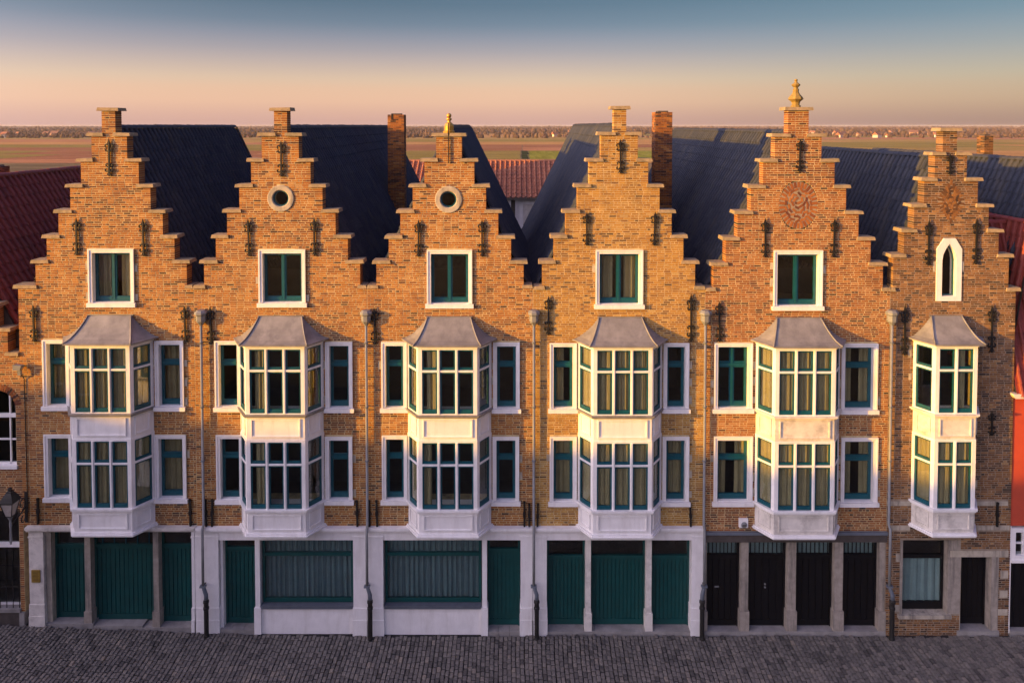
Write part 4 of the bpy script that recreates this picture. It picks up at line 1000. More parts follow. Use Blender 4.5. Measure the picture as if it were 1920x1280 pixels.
# ------------------------------------------------------------------ downpipes between the houses
DP = [(378, 'grey downpipe with hopper head between the leftmost house and the next'), (687, 'grey downpipe with hopper head between the two houses with round windows'),
      (1001, 'grey downpipe with hopper head beside the yellowish brick house, left of it'), (1322, 'grey downpipe with hopper head between the yellowish brick house and the black doors'),
      (1671, 'grey downpipe with hopper head between the red brick house and the narrow brown house')]
for k, (px, lab) in enumerate(DP):
    x = X(px, 700, -0.13); y = -0.13; g = ground_z(x); zt = Z(582, y); zb = Z(608, y); z2 = Z(1098, -0.22)
    d = thing('downpipe', lab, 'downpipe', (x, y, g), 'downpipes between the houses')
    y2 = -0.24
    MB().tube([(x, y, zb - 0.02), (x, y, Z(978)), (x, y2, Z(985)), (x, y2, z2)], 0.042, 10).build('pipe', M['zinc'], d, smooth=True)
    h = MB().lathe([(0.05, zb - 0.04), (0.07, zb), (0.145, zb + 0.10), (0.15, zt - 0.15), (0.19, zt - 0.11), (0.19, zt - 0.05), (0.12, zt + 0.01)], x, y + 0.01, 8, phase=math.pi / 8).build('hopper_head', M['zinc'], d)
    MB().tube([(x, y + 0.02, zt - 0.09), (x, 0.05, zt - 0.09)], 0.06, 8).build('outlet', M['zinc_dark'], d)
    for py in (640, 760, 860):
        MB().lathe([(0.058, Z(py) - 0.02), (0.062, Z(py) - 0.015), (0.062, Z(py) + 0.015), (0.058, Z(py) + 0.02)], x, y, 10).build('pipe_collar', M['zinc_dark'], d)
        MB().box(x - 0.012, x + 0.012, y + 0.04, 0.004, Z(py) - 0.012, Z(py) + 0.012).build('bracket', M['iron'], d)
    off = 0.09 if k != 3 else -0.06
    MB().tube([(x, y2, z2 + 0.02), (x + off * 0.3, y2, z2 - 0.08), (x + off, y2 - 0.01, z2 - 0.26), (x + off, y2 - 0.01, z2 - 0.42)], [0.052, 0.056, 0.062, 0.066], 10).build('offset_bend', M['zinc_dark'], d, smooth=True)
    xb = x + off
    MB().lathe([(0.085, g - 0.03), (0.085, g + 0.02), (0.07, g + 0.06), (0.07, z2 - 0.72), (0.088, z2 - 0.70), (0.088, z2 - 0.64), (0.072, z2 - 0.62), (0.072, z2 - 0.52), (0.088, z2 - 0.50), (0.088, z2 - 0.45), (0.075, z2 - 0.42), (0.066, z2 - 0.40)], xb, y2 - 0.01, 12).build('cast_iron_foot', M['iron'], d)
    MB().box(x - 0.09, x + 0.09, y2 - 0.06, y2 + 0.06, z2 - 0.02, z2 + 0.03).build('pipe_clip', M['zinc_dark'], d)
    MB().box(x - 0.015, x + 0.015, y2 + 0.05, -0.03, z2 - 0.012, z2 + 0.012).build('bracket', M['iron'], d)

# ------------------------------------------------------------------ small things on the walls
xw, zw = P(70, 1077); pl = MB().box(xw - 0.13, xw + 0.13, -0.085, -0.051, zw - 0.19, zw + 0.19).build('wall_plaque', M['brass'])
pl['label'] = 'small brass plaque on the white pilaster below the lantern'; pl['category'] = 'plaque'
lt = MB()
for k in range(7): lt.box(xw - 0.10 + 0.01 * (k % 3), xw + 0.10 - 0.013 * ((k * 2) % 3), -0.088, -0.0855, zw + 0.14 - k * 0.045, zw + 0.152 - k * 0.045)
lt.build('engraved_lines', plain('engraving', (0.16, 0.10, 0.03), 0.6, bump=0), pl)
xw, zw = P(1393, 978)
al = thing('alarm_sounder', 'white square alarm box with round sounder above the leftmost black door', 'alarm box', (xw, 0, zw - 0.13))
MB().prism([(xw - 0.13, -0.10), (xw + 0.13, -0.10), (xw + 0.14, -0.012), (xw - 0.14, -0.012)], zw - 0.13, zw + 0.14).build('case', M['white'], al)
s_ = MB().lathe([(0.085, 0), (0.095, 0.02), (0.07, 0.045), (0.03, 0.05)], 0, 0, 14).build('sounder', M['zinc'], al); s_.matrix_basis = Matrix.Translation((xw, -0.10, zw - 0.03)) @ Matrix.Rotation(R(90), 4, 'X')
MB().box(xw - 0.06, xw + 0.06, -0.158, -0.145, zw - 0.05, zw - 0.015).build('grille', M['beam'], al)

# wall floodlight with its cable
xw, zw = P(46, 685); fl = thing('wall_floodlight', 'small grey floodlight with cable on the wall at far left', 'floodlight', (xw, 0, zw))
MB().box(xw - 0.02, xw + 0.02, -0.14, 0.0, zw - 0.02, zw + 0.02).build('bracket', M['zinc_dark'], fl)
MB().extrude_xz([(xw - 0.20, zw - 0.06), (xw + 0.02, zw - 0.07), (xw + 0.06, zw + 0.07), (xw - 0.18, zw + 0.09)], -0.26, -0.12).build('lamp_housing', M['zinc'], fl)
MB().box(xw - 0.09, xw + 0.0, -0.20, -0.12, zw - 0.24, zw - 0.065).build('ballast_box', M['zinc'], fl)
MB().tube([(xw - 0.02, -0.13, zw - 0.24), (xw, -0.03, zw - 0.4), (xw + 0.02, -0.025, Z(960))], 0.014, 6).build('cable', M['iron'], fl)

# lantern on a bracket standing out from the wall
ly = -0.95; lx = X(19, 950, ly); wz = Z(966); wx = X(50, 966)
la = thing('street_lantern', 'black four-sided street lantern on scrolled iron wall bracket at far left', 'lantern', (lx, ly, Z(1020, ly)))
z0, z1, z2_, z3 = Z(966, ly), Z(940, ly), Z(922, ly), Z(913, ly)
MB().lathe([(0.12, z0), (0.245, z1)], lx, ly, 4, phase=math.pi / 4).build('lantern_glass', plain('milky lantern glass', (0.42, 0.38, 0.34), 0.25, var=0.15, scale=9, bump=0.02), la)
fr = MB()
for k in range(4):
    t = math.pi / 4 + k * math.pi / 2; a = (lx + 0.125 * math.cos(t), ly + 0.125 * math.sin(t), z0); b = (lx + 0.25 * math.cos(t), ly + 0.25 * math.sin(t), z1); fr.tube([a, b], 0.014, 5)
    t2 = t + math.pi / 2; fr.tube([b, (lx + 0.25 * math.cos(t2), ly + 0.25 * math.sin(t2), z1)], 0.013, 5); fr.tube([a, (lx + 0.125 * math.cos(t2), ly + 0.125 * math.sin(t2), z0)], 0.013, 5)
fr.build('lantern_frame', M['iron'], la)
MB().lathe([(0.28, z1 + 0.01), (0.285, z1 + 0.03), (0.20, z1 + 0.17), (0.10, z2_), (0.11, z2_ + 0.02), (0.05, z2_ + 0.05)], lx, ly, 4, phase=math.pi / 4).build('lantern_hood', M['iron'], la)
MB().lathe([(0.03, z2_ + 0.03), (0.05, z2_ + 0.06), (0.065, z3 - 0.06), (0.05, z3 - 0.02), (0.012, z3)], lx, ly, 10).build('lantern_knob', M['iron'], la)
MB().lathe([(0.02, Z(1020, ly)), (0.035, Z(1015, ly)), (0.028, Z(990, ly)), (0.04, Z(985, ly)), (0.03, Z(975, ly)), (0.10, z0 + 0.005)], lx, ly, 8).build('lantern_stem', M['zinc'], la)
arm = MB(); zb = Z(985, ly)
arm.tube([(lx, ly, zb), (lx + (wx - lx) * 0.5, ly * 0.5, zb + 0.03), (wx, -0.02, zb + 0.10)], 0.02, 6)
def pscroll(c, r, a0, a1, n=14): return [(lx + (wx - lx) * (1 - (c[0] + r * (1 - 0.6 * k / n) * math.cos(a0 + (a1 - a0) * k / n)) / ly), c[0] + r * (1 - 0.6 * k / n) * math.cos(a0 + (a1 - a0) * k / n), c[1] + r * (1 - 0.6 * k / n) * math.sin(a0 + (a1 - a0) * k / n)) for k in range(n + 1)]
for c, r, a0, a1 in (((-0.26, zb + 0.30), 0.20, -1.5, 4.8), ((-0.55, zb + 0.17), 0.13, -1.5, 4.6), ((-0.22, zb - 0.16), 0.18, 1.5, -4.8)): arm.tube(pscroll(c, r, a0, a1), 0.018, 5)
arm.box(wx - 0.04, wx + 0.04, -0.03, 0.0, zb - 0.40, zb + 0.55)
arm.build('bracket', M['iron'], la)

# ------------------------------------------------------------------ neighbours
def left_house():
    rnd = random.Random(21); bl = X(40, 800)
    h = thing('brick_house', 'step gabled brick house cut by the left edge, dark red pantiled roof', 'house', (bl - 3, 0, ground_z(bl)))
    w = X(40, 666) - X(18, 666); zt = Z(666); op = []
    steps = [(zt + k * 0.745, bl - 5.75 + k * w, bl - k * w - 0.0) for k in range(8)][::-1]
    # arched upper window
    x0, x1 = X(-42, 800), X(30, 800); za, zb = Z(872), Z(731)
    op += [Opening(x0, x1, za, zb - 0.3), Opening(x0 + 0.07, x1 - 0.07, zb - 0.3, zb - 0.12), Opening(x0 + 0.2, x1 - 0.2, zb - 0.12, zb)]
    wd = MB().box(x0 - 0.04, x1 + 0.04, -0.06, 0.25, za - 0.1, za).build('window', M['white'], h); op.append(Opening(x0 - 0.04, x1 + 0.04, za - 0.1, za))
    fr = MB(); ring(fr, x0, x1, za, zb, 0.06, 0.10, 0.17); fr.box(x0, x1, 0.08, 0.17, Z(784), Z(777)); 
    for px in (15,): fr.box(X(px, 800) - 0.02, X(px, 800) + 0.02, 0.10, 0.16, za, zb)
    fr.box(x0, x1, 0.11, 0.15, Z(827), Z(824)); fr.build('frame', M['white'], wd)
    MB().box(x0 + 0.02, x1 - 0.02, 0.135, 0.14, za, zb).build('pane', M['glass'], wd)
    for k in range(17):
        t = R(118 - k * 6.6); cx = (x0 + x1) / 2; rr = (x1 - x0) / 2 + 0.10
        xx, zz = cx + rr * math.cos(t), zb - 0.56 + 0.66 * math.sin(t)
        mb = MB().box(-0.03, 0.03, -0.012, 0.05, -0.10, 0.10, rnd.random()); o = mb.build('arch_brick', M['brick_red'], wd); o.matrix_basis = Matrix.Translation((xx, 0, zz)) @ Matrix.Rotation(R(90) - t, 4, 'Y')
    # barred ground floor windows
    x0, x1 = X(-42, 1050), X(37, 1050); za, zb = Z(1138), Z(957)
    op.append(Opening(x0, x1, za - 0.12, zb))
    wd = MB().box(x0 - 0.02, x1 + 0.02, -0.08, 0.25, za - 0.12, za).build('window', M['slab'], h)
    fr = MB(); ring(fr, x0, x1, za, zb, 0.06, 0.14, 0.2); fr.box(x0, x1, 0.08, 0.2, Z(1028), Z(1021)); fr.build('frame', M['white'], wd)
    MB().box(x0 + 0.02, x1 - 0.02, 0.165, 0.17, za, zb).build('pane', M['glass'], wd)
    for k in range(7):
        xx = X(-36 + k * 12, 1080); MB().tube([(xx, -0.01, za), (xx, -0.01, Z(1030))], 0.014, 5).build('window_bar', M['iron'], wd)
    for py in (1060, 1100): MB().box(x0 + 0.01, x1 - 0.01, -0.002, 0.012, Z(py), Z(py) + 0.03).build('window_bar', M['iron'], wd)
    g = ground_z(bl)
    MB().box(x0 - 0.02, x1 + 0.02, -0.03, 0.25, g - 0.1, za - 0.125).build('plinth', M['beam'], h)
    MB().box(X(38, 1150), bl - 0.01, -0.05, 0.2, g - 0.1, Z(1146)).build('corner_stone', M['slab'], h)
    op.append(Opening(X(38, 1150), bl, g - 0.2, Z(1146)))
    sil = [(s[0], s[1], s[2], True, k < 7) for k, s in enumerate(steps)]
    lay_wall(h, M['brick_red'], M['mortar'], sil, op, g - 0.1, rnd, singles=200)
    copings(h, steps, rnd, False, True, False)
    xc = bl - 2.88
    roof = MB().add([(bl - 5.7, 0.4, 8.8), (xc, 0.4, 13.8), (bl - 0.02, 0.4, 8.8), (bl - 5.7, 13, 8.8), (xc, 13, 13.8), (bl - 0.02, 13, 8.8)], [(0, 1, 4, 3), (1, 2, 5, 4), (3, 4, 5), (0, 2, 1)]).build('roof', M['beam'], h)
    slope(roof, M['tile_red'], (xc, 0.37, 13.85), (xc, 13, 13.85), (bl - 0.02, 0.37, 8.85), rnd, singles=200, clip=lambda c: c.z > 10.5)
    slope(roof, M['tile_red'], (xc, 0.37, 13.85), (xc, 13, 13.85), (bl - 5.7, 0.37, 8.85), rnd)
    ridge_tiles(roof, M['tile_red'], (xc, 0.37, 13.93), (xc, 13, 13.93), rnd)
    chimney(roof, -19.6, 5.6, 0.6, 0.6, 12.0, 14.15, M['brick_brown'], rnd, notch=False)
    box('back_wall', M['mortar_dark'], h, bl - 5.7, bl - 0.03, 12.7, 12.9, -0.1, 8.75); box('room_partition', M['inside'], h, bl - 5.6, bl - 0.05, 2.6, 2.7, 0.1, 9.0)
    box('storey_floor', M['inside'], h, bl - 5.6, bl - 0.05, 0.4, 2.58, Z(920) - 0.1, Z(920) + 0.1)
    box('party_wall', M['inside'], h, bl - 5.7, bl - 5.6, 0.37, 12.7, -0.1, 8.7)
left_house()
def right_house():
    rnd = random.Random(22); xl = X(1898.5, 800) + 0.01; xr = xl + 5.0
    h = thing('plastered_house', 'red plastered house cut by the right edge, white window above black door', 'house', (xl + 2.5, 0, 0))
    ze = Z(742); wb = MB(); zp = Z(986)
    wb.box(xl, xr, 0.03, 0.33, zp, ze - 0.02); wb.build('wall', M['redplaster'], h)
    x0, x1 = xl + 0.16, xl + 1.8; za, zb = Z(1053), Z(990)
    w = MB().box(x0 - 0.12, x1 + 0.12, -0.03, 0.25, za - 0.02, za + 0.07).build('window', M['white'], h)
    fr = MB(); ring(fr, x0 - 0.12, x1 + 0.12, za + 0.07, zb, 0.13, 0.0, 0.25)
    for k in range(1, 6): xx = x0 + (x1 - x0) * k / 6; fr.box(xx - 0.02, xx + 0.02, 0.04, 0.12, za + 0.2, zb - 0.13)
    zm = (za + zb) / 2 + 0.04; fr.box(x0, x1, 0.045, 0.115, zm - 0.02, zm + 0.02); fr.build('frame', M['white'], w)
    MB().box(x0, x1, 0.10, 0.105, za + 0.15, zb - 0.1).build('pane', M['glass'], w)
    box('side_wall', M['redplaster'], h, x1 + 0.13, xr, 0.03, 0.33, 0, zp - 0.003); MB().box(xl, xl + 0.035, 0.0, 0.33, 0, zp - 0.002).build('corner_strip', M['white'], h)
    MB().box(xl + 0.04, x1 + 0.12, 0.02, 0.3, Z(985), Z(979)).build('band', M['redplaster'], h)
    d = MB().box(xl + 0.04, x1 + 0.12, 0.14, 0.2, 0.1, za - 0.025).build('garage_door', M['door_black'], h)
    for k in range(10): a = xl + 0.04 + (x1 + 0.08 - xl) * k / 10; MB().box(a + 0.006, a + (x1 + 0.08 - xl) / 10 - 0.006, 0.12, 0.139, 0.12, za - 0.05).build('plank', M['door_black'], d)
    MB().box(xl + 0.03, x1 + 0.12, -0.05, 0.3, -0.1, 0.095).build('threshold_slab', M['slab'], h)
    g = MB(); g.extrude_xz([(xl - 0.06, ze - 0.02), (xr, ze - 0.02), (xr, ze + 0.12), (xl - 0.12, ze + 0.12), (xl - 0.12, ze + 0.06)], -0.20, 0.06); g.build('gutter', M['white_worn'], h)
    # red pantiles low down, dark pantiles above and behind
    lo = MB().add([(xl, 0.3, 8.0), (16.0, 0.3, 12.5), (16.1, 9, 12.5), (xl, 9, 8.0)], [(0, 1, 2, 3)]).build('lower_roof', M['beam'], h)
    slope(lo, M['tile_red'], (16.0, 0.28, 12.62), (16.0, 9, 12.62), (xl - 0.02, 0.28, 8.1), rnd, singles=120)
    ridge_tiles(lo, M['tile_red'], (16.0, 0.3, 12.66), (16.0, 9, 12.66), rnd)
    fs_ = MB().add([(xl + 0.01, -0.05, ze + 0.1), (xr, -0.05, ze + 0.1), (xr, 1.55, 12.45), (xl + 0.01, 1.55, 12.45)], [(0, 1, 2, 3)]).build('front_roof', M['beam'], h)
    slope(fs_, M['tile_red'], (xl + 0.01, 1.55, 12.5), (xr, 1.55, 12.5), (xl + 0.01, -0.07, ze + 0.14), rnd, singles=60)
    ridge_tiles(fs_, M['tile_red'], (xl, 1.55, 12.54), (xr, 1.55, 12.54), rnd)
    hi = MB().add([(15.25, 0.8, 10.0), (17.0, 0.8, 14.42), (19.4, 0.8, 9), (15.25, 13, 10.0), (17.0, 13, 14.42), (19.4, 13, 9)], [(0, 1, 4, 3), (1, 2, 5, 4), (0, 2, 1), (3, 4, 5)]).build('upper_roof', M['beam'], h)
    slope(hi, M['tile_dark'], (17.0, 0.8, 14.5), (17.0, 13, 14.5), (15.2, 0.8, 10.1), rnd, singles=120)
    ridge_tiles(hi, M['tile_dark'], (17.0, 0.8, 14.55), (17.0, 13, 14.55), rnd)
    chimney(hi, 882 * 30.6 / 1400, 8.0, 0.36, 0.5, 10.0, 15.27, M['brick_brown'], rnd, notch=False)
    cx = X(1921, 705); core, br = brick_stack(cx - 0.12, cx + 0.5, 0.4, 0.9, Z(745), Z(712), rnd); c = core.build('chimney', M['mortar'], h); br.build('brickwork', M['brick_orange'], c, kind='stuff')
    MB().box(cx - 0.16, cx + 0.54, 0.36, 0.94, Z(712) - 0.003, Z(712) + 0.06).build('chimney_cap', M['coping'], c)
    box('back_wall', M['mortar_dark'], h, xl, xr, 12.6, 12.8, 0, 10); box('inner_wall', M['inside'], h, xl + 0.05, xr - 0.1, 1.8, 1.9, 0.1, ze)
right_house()
def rear_house():
    rnd = random.Random(23); xl, xr = -7.5, 3.3; y0 = 21.0
    h = thing('rear_house', 'white walled house with orange pantiled roof seen in the gap between the dark roofs', 'house', ((xl + xr) / 2, y0, 0))
    ze = 15.68 - (369 - 236) * (y0 + 22.6) / F; yr = y0 + 3.0; zr = 15.68 - (304.5 - 236) * (yr + 22.6) / F
    MB().box(xl, xr, y0 + 0.3, y0 + 6, 0, ze - 0.05).build('wall', M['white'], h)
    roof = MB().add([(xl - 0.1, y0, ze), (xr + 0.1, y0, ze), (xr + 0.1, yr, zr), (xl - 0.1, yr, zr), (xr + 0.1, y0 + 6.2, ze), (xl - 0.1, y0 + 6.2, ze)], [(0, 1, 2, 3), (3, 2, 4, 5), (1, 4, 2), (0, 3, 5)]).build('roof', M['beam'], h)
    slope(roof, M['tile_orange'], (xl - 0.1, yr, zr + 0.03), (xr + 0.1, yr, zr + 0.03), (xl - 0.1, y0 - 0.05, ze + 0.03), rnd, singles=300, clip=lambda c: -1.6 < c.x < 2.1)
    ridge_tiles(roof, M['tile_orange'], (xl, yr, zr + 0.06), (xr, yr, zr + 0.06), rnd)
    box('gutter', M['white'], roof, xl - 0.1, xr + 0.1, y0 - 0.15, y0 + 0.0, ze - 0.12, ze + 0.02)
    k = (y0 + 22.6 + 0.3) / F
    for a, b, ya, yb in ((958, 966, 376, 440), (981, 999, 384, 440)):
        x0, x1, z1, z0 = (a - OX) * k, (b - OX) * k, 15.68 - (ya - 236) * k, 15.68 - (yb - 236) * k
        w = MB().box(x0, x1, y0 + 0.24, y0 + 0.28, z0, z1).build('window', M['inside'] if a == 958 else M['white_worn'], h)
        fr = MB(); ring(fr, x0 - 0.08, x1 + 0.08, z0 - 0.08, z1 + 0.08, 0.08, y0 + 0.18, y0 + 0.31); fr.build('frame', M['white'], w)
rear_house()

# ------------------------------------------------------------------ houses across the street: their roofs shade the lower storeys
def across():
    tn = math.tan(SUN_AZ); Yb = -17.0; rnd = random.Random(31)
    spec = [(-34, -13.9, 726, 'brown'), (-13.9, -9.6, 786, 'red'), (-9.6, -4.5, 818, 'orange'), (-4.5, 5.7, 842, 'red'), (5.7, 11.3, 878, 'brown'), (11.3, 23.0, 898, 'orange')]
    labs = ['tall brown brick house across the street at the far end', 'red brick house across the street beside the tall brown one', 'orange brick house across the street, third from the tall one', 'red brick house across the street, fourth from the tall one',
            'low brown brick house across the street', 'lowest orange brick house across the street, nearest to the viewer']
    for (a, b, py, br), lab in zip(spec, labs):
        s = Yb * tn; x0, x1 = a + s, b + s
        zr = Z(py) + (-Yb) / math.cos(SUN_AZ) * math.tan(SUN_EL); ze = zr - 2.4
        h = thing('opposite_house', lab, 'house', ((x0 + x1) / 2, Yb - 4, 0), 'houses across the street')
        MB().box(x0 + 0.01, x1 - 0.01, Yb - 7.6, Yb - 0.4 + 3.6, -0.1, ze).build('wall', M['brick_' + br], h)
        y1, y2 = Yb - 0.4 + 3.9, Yb - 4.4 - 3.5
        MB().add([(x0, y1, ze - 0.1), (x1, y1, ze - 0.1), (x1, Yb, zr), (x0, Yb, zr), (x1, y2, ze - 0.1), (x0, y2, ze - 0.1)], [(0, 1, 2, 3), (3, 2, 4, 5), (1, 4, 2), (0, 3, 5)]).build('roof', M['tile_red'], h)
        n = max(2, int((x1 - x0) / 2.2))
        for k in range(n):
            for zz in (1.2, 4.0):
                if zz + 1.9 > ze: continue
                xx = x0 + (x1 - x0) * (k + 0.5) / n; yw = Yb + 3.2
                w = MB().box(xx - 0.5, xx + 0.5, yw - 0.01, yw + 0.03, zz, zz + 1.7).build('window', M['white'], h); MB().box(xx - 0.4, xx + 0.4, yw + 0.031, yw + 0.036, zz + 0.1, zz + 1.6).build('pane', M['door_black'], w)
across()

# ------------------------------------------------------------------ the polder behind: fields, woods, village
def flat_field(name, x0, x1, y0, y1, z, mat):
    o = MB().add([(x0, y0, z), (x1, y0, z), (x1, y1, z), (x0, y1, z)], [(0, 1, 2, 3)]).build(name, mat); o['kind'] = 'structure'; return o
def field_mat(name, c, c2, rows, ang=0.0, amt=0.6):
    m, nt, b = new_mat(name)
    n = link_noise(nt, 1.0, 5.0, vec=(0.012, 0.03, 1)); r = ramp_node(nt, [(0.35, c), (0.65, c2)]); nt.links.new(n.outputs[0], r.inputs[0])
    n2 = link_noise(nt, 1.0, 3.0, vec=(0.02, rows, 1) if ang == 0 else (rows, 0.02, 1)); r2 = ramp_node(nt, [(0.35, (1 - amt * 0.5,) * 3), (0.65, (1.15,) * 3)]); nt.links.new(n2.outputs[0], r2.inputs[0])
    n3 = link_noise(nt, 0.5, 5.0); r3 = ramp_node(nt, [(0.3, (0.75,) * 3), (0.7, (1.15,) * 3)]); nt.links.new(n3.outputs[0], r3.inputs[0])
    cc = mixc(nt, mixc(nt, r.outputs[0], r2.outputs[0], 1.0, 'MULTIPLY'), r3.outputs[0], 1.0, 'MULTIPLY')
    nt.links.new(cc, b.inputs['Base Color']); b.inputs['Roughness'].default_value = 1.0; b.inputs['Specular IOR Level'].default_value = 0.0
    bn = link_noise(nt, 2.2, 3.0); bp = nt.nodes.new('ShaderNodeBump'); bp.inputs['Strength'].default_value = 1.0; bp.inputs['Distance'].default_value = 0.55
    nt.links.new(bn.outputs[0], bp.inputs['Height']); nt.links.new(bp.outputs[0], b.inputs['Normal'])
    return m
FM = [field_mat('stubble field', (0.50, 0.27, 0.10), (0.58, 0.33, 0.13), 0.25), field_mat('ploughed field', (0.33, 0.15, 0.08), (0.40, 0.19, 0.10), 0.3),
      field_mat('green crop', (0.15, 0.17, 0.035), (0.22, 0.22, 0.05), 0.3), field_mat('dry grass field', (0.38, 0.26, 0.085), (0.46, 0.31, 0.11), 0.2),
      field_mat('olive meadow', (0.29, 0.225, 0.065), (0.35, 0.27, 0.085), 0.22), field_mat('bright green crop', (0.24, 0.25, 0.04), (0.31, 0.30, 0.06), 0.3, 1, 0.5),
      field_mat('reddish earth', (0.46, 0.21, 0.11), (0.53, 0.26, 0.13), 0.25), field_mat('dark ditch', (0.035, 0.05, 0.03), (0.05, 0.07, 0.03), 0.3)]
flat_field('ground', -9000, 9000, -9000, 9500, -0.16, field_mat('plain', (0.20, 0.16, 0.09), (0.26, 0.19, 0.11), 0.1))
flat_field('yard', -60, 60, 0.43, 60, -0.08, M['slab'])
def dist(py): return CAMZ * F / (py - 236.0) + CAMY
rf = random.Random(41)
edges = [306, 298.5, 290, 283, 277, 271.5, 266.5, 262, 258, 254.5, 251.5, 249]
for j in range(len(edges) - 1):
    ya, yb = dist(edges[j]), dist(edges[j + 1]); mid = (ya + yb) / 2; k = (mid - CAMY) / F
    cuts = [-420, -120, 480, 640, 1180, 1500, 1960, 2400]
    cuts = [c + rf.uniform(-60, 60) for c in cuts]
    pal = [0, 3, 3, 4, 1, 6, 0, 4]
    seq = [rf.choice(pal) for _ in cuts]
    if j in (1, 2): cuts = [-420, 60, 505, 700, 978, 992, 1250, 1700, 2400]; seq = [4, 1, 6, 4, 7, 5, 3, 0]
    if j == 0: cuts = [-420, 300, 1100, 1560, 2400]; seq = [6, 0, 0, 6]
    if j in (3,): cuts = [-420, 200, 600, 980, 1130, 1500, 2400]; seq = [1, 4, 1, 6, 3, 3]
    if j == 4: cuts = [-420, 100, 640, 980, 1500, 1900, 2400]; seq = [4, 4, 1, 1, 4, 0]
    for q in range(len(cuts) - 1):
        flat_field('field', (cuts[q] - OX) * k, (cuts[q + 1] - OX) * k - 0.6, ya, yb - 1.2, -0.06 - 0.0 * q, FM[seq[q]])
# far woods: many small crowns, too far to pick apart
def woods(name, y0, y1, n, hmin, hmax, seed, mat):
    r = np.random.RandomState(seed)
    base = [(math.cos(a) * rr, math.sin(a) * rr, z) for z, rr, m in ((0.0, 0.42, 6), (0.35, 0.55, 6), (0.72, 0.42, 6)) for a in [2 * math.pi * i / m + z for i in range(m)]] + [(0, 0, 1.0)]
    tf = [(k * 6 + i, k * 6 + (i + 1) % 6, (k + 1) * 6 + (i + 1) % 6, (k + 1) * 6 + i) for k in range(2) for i in range(6)] + [(12 + i, 12 + (i + 1) % 6, 18) for i in range(6)]
    mats = []; tints = []
    cl = r.uniform(-1, 1, (max(6, n // 60), 2))
    for i in range(n):
        y = r.uniform(y0, y1); half = (y + 23) * 0.78
        c = cl[r.randint(len(cl))]
        x = (c[0] + r.normal(0, 0.05)) * half if r.rand() < 0.8 else r.uniform(-1, 1) * half
        if r.rand() < 0.6: y = y0 + (y1 - y0) * (0.5 + 0.5 * np.clip(c[1] + r.normal(0, 0.06), -1, 1))
        h = r.uniform(hmin, hmax) * (0.7 + 0.3 * r.rand()); w = h * r.uniform(0.7, 1.5); a = r.uniform(0, 6.28)
        ca, sa = math.cos(a), math.sin(a)
        mats.append([[w * ca, -w * sa * 0.8, 0, x], [w * sa, w * ca * 0.8, 0, y], [0, 0, h, -0.3]]); tints.append(r.rand())
    mass(name, mat, None, base, tf, mats, tints)
    return bpy.data.objects[name]
M['wood'] = tinted('bare winter wood', [(0, (0.075, 0.045, 0.038)), (0.5, (0.115, 0.07, 0.05)), (1, (0.16, 0.10, 0.06))], rough=1.0, spec=0, grime=(0.05, 0.06, 0.03), grime_amt=0.5, nscale=0.02, fine=0.6, bump=0)
for nm, a in (('hedgerow_trees', (900, 1500, 3500, 3.0, 8.5, 1)), ('wood', (1400, 3000, 10000, 6.0, 12.5, 2)), ('far_wood', (3000, 9300, 11000, 9.0, 16.6, 3))):
    o = woods(nm, *a, M['wood']); o['kind'] = 'stuff'; o['label'] = {'hedgerow_trees': 'scattered bare bushes along the far fields', 'wood': 'brown bare wood below the horizon', 'far_wood': 'hazy dark line of woods on the horizon'}[nm]; o['category'] = 'wood'
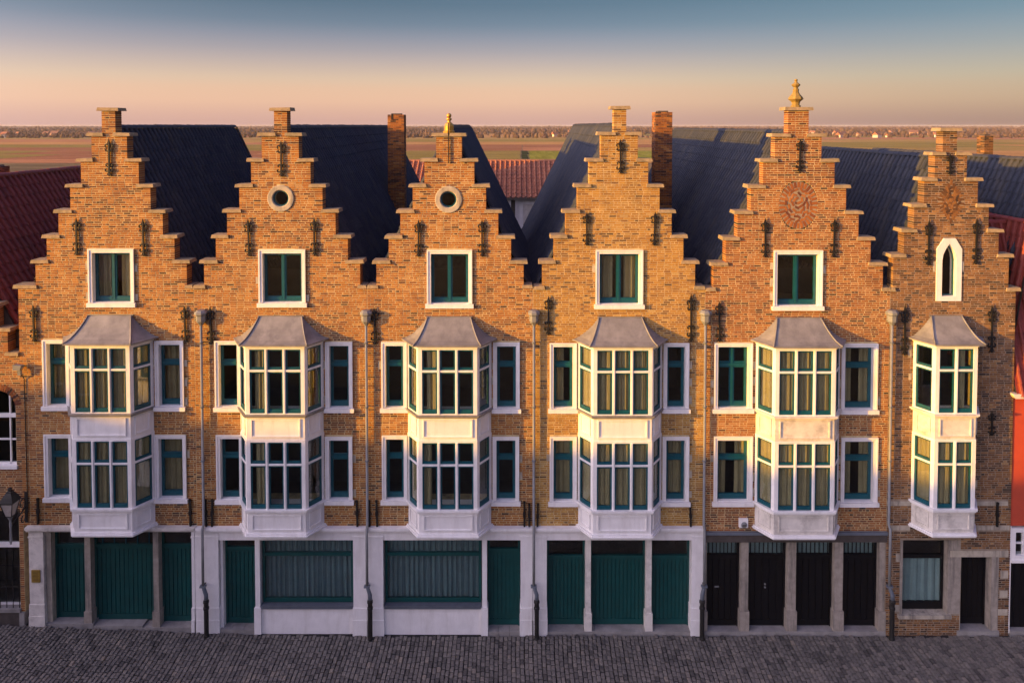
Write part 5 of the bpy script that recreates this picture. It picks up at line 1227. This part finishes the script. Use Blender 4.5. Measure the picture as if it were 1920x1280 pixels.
# village houses on the horizon
rv = random.Random(51); vh = []
wall_me = {}; 
def far_house_mesh(k, w, d, e, r):
    v = [(-w, -d, 0), (w, -d, 0), (w, d, 0), (-w, d, 0), (-w, -d, e), (w, -d, e), (w, d, e), (-w, d, e)]
    a = MB().add(v, [(0, 1, 5, 4), (1, 2, 6, 5), (2, 3, 7, 6), (3, 0, 4, 7)]).mesh('wall', plain('far wall %d' % k, [(0.62, 0.52, 0.40), (0.50, 0.30, 0.19), (0.70, 0.64, 0.55)][k], 0.9, bump=0))
    o = 0.4
    b = MB().add([(-w - o, -d - o, e), (w + o, -d - o, e), (w + o, 0, e + r), (-w - o, 0, e + r), (w + o, d + o, e), (-w - o, d + o, e)], [(0, 1, 2, 3), (3, 2, 4, 5), (1, 4, 2), (0, 3, 5)]).mesh('roof', plain('far roof %d' % k, [(0.36, 0.14, 0.07), (0.20, 0.10, 0.07), (0.42, 0.19, 0.10)][k], 0.9, bump=0))
    return a, b
FH = [far_house_mesh(0, 5, 4, 4, 4), far_house_mesh(1, 7, 4.5, 5, 4.5), far_house_mesh(2, 4.5, 3.8, 3.5, 3.6)]
for i in range(95):
    cpx = rv.choice((60, 120, 230, 620, 690, 1570, 1600, 1640, 1680, 1715, 1480, 1860, 1060)); px = cpx + rv.gauss(0, 38); d = rv.uniform(1150, 2500) if rv.random() < 0.75 else rv.uniform(930, 1150)
    x = (px - OX) * (d - CAMY) / F; k = rv.randrange(3); s = rv.uniform(0.55, 1.0)
    t = thing('village_house', 'tiny pale house with tiled roof in the far village on the horizon', 'house', (x, d, -0.1), 'houses of the far village'); t.rotation_euler = (0, 0, rv.uniform(-0.7, 0.7)); t.scale = (s, s, s)
    for me, nm in zip(FH[k], ('wall', 'roof')):
        o = bpy.data.objects.new(nm, me); col.objects.link(o); o.parent = t
# the evening air over the polder
hz = MB().box(-9200, 9200, -9200, 9700, -1.4, 18.4).build('haze', None); hz['kind'] = 'stuff'; hz['label'] = 'thin evening haze over the fields'
hm = bpy.data.materials.new('evening haze'); hm.use_nodes = True; hn = hm.node_tree; hn.nodes.clear()
ho = hn.nodes.new('ShaderNodeOutputMaterial'); hv = hn.nodes.new('ShaderNodeVolumePrincipled'); hv.inputs['Color'].default_value = (0.90, 0.84, 0.82, 1); hv.inputs['Density'].default_value = 9e-5
hn.links.new(hv.outputs[0], ho.inputs['Volume']); hz.data.materials.append(hm)
print('objects', len(bpy.data.objects), 'tris', sum(len(o.data.polygons) for o in bpy.data.objects if o.type == 'MESH'))
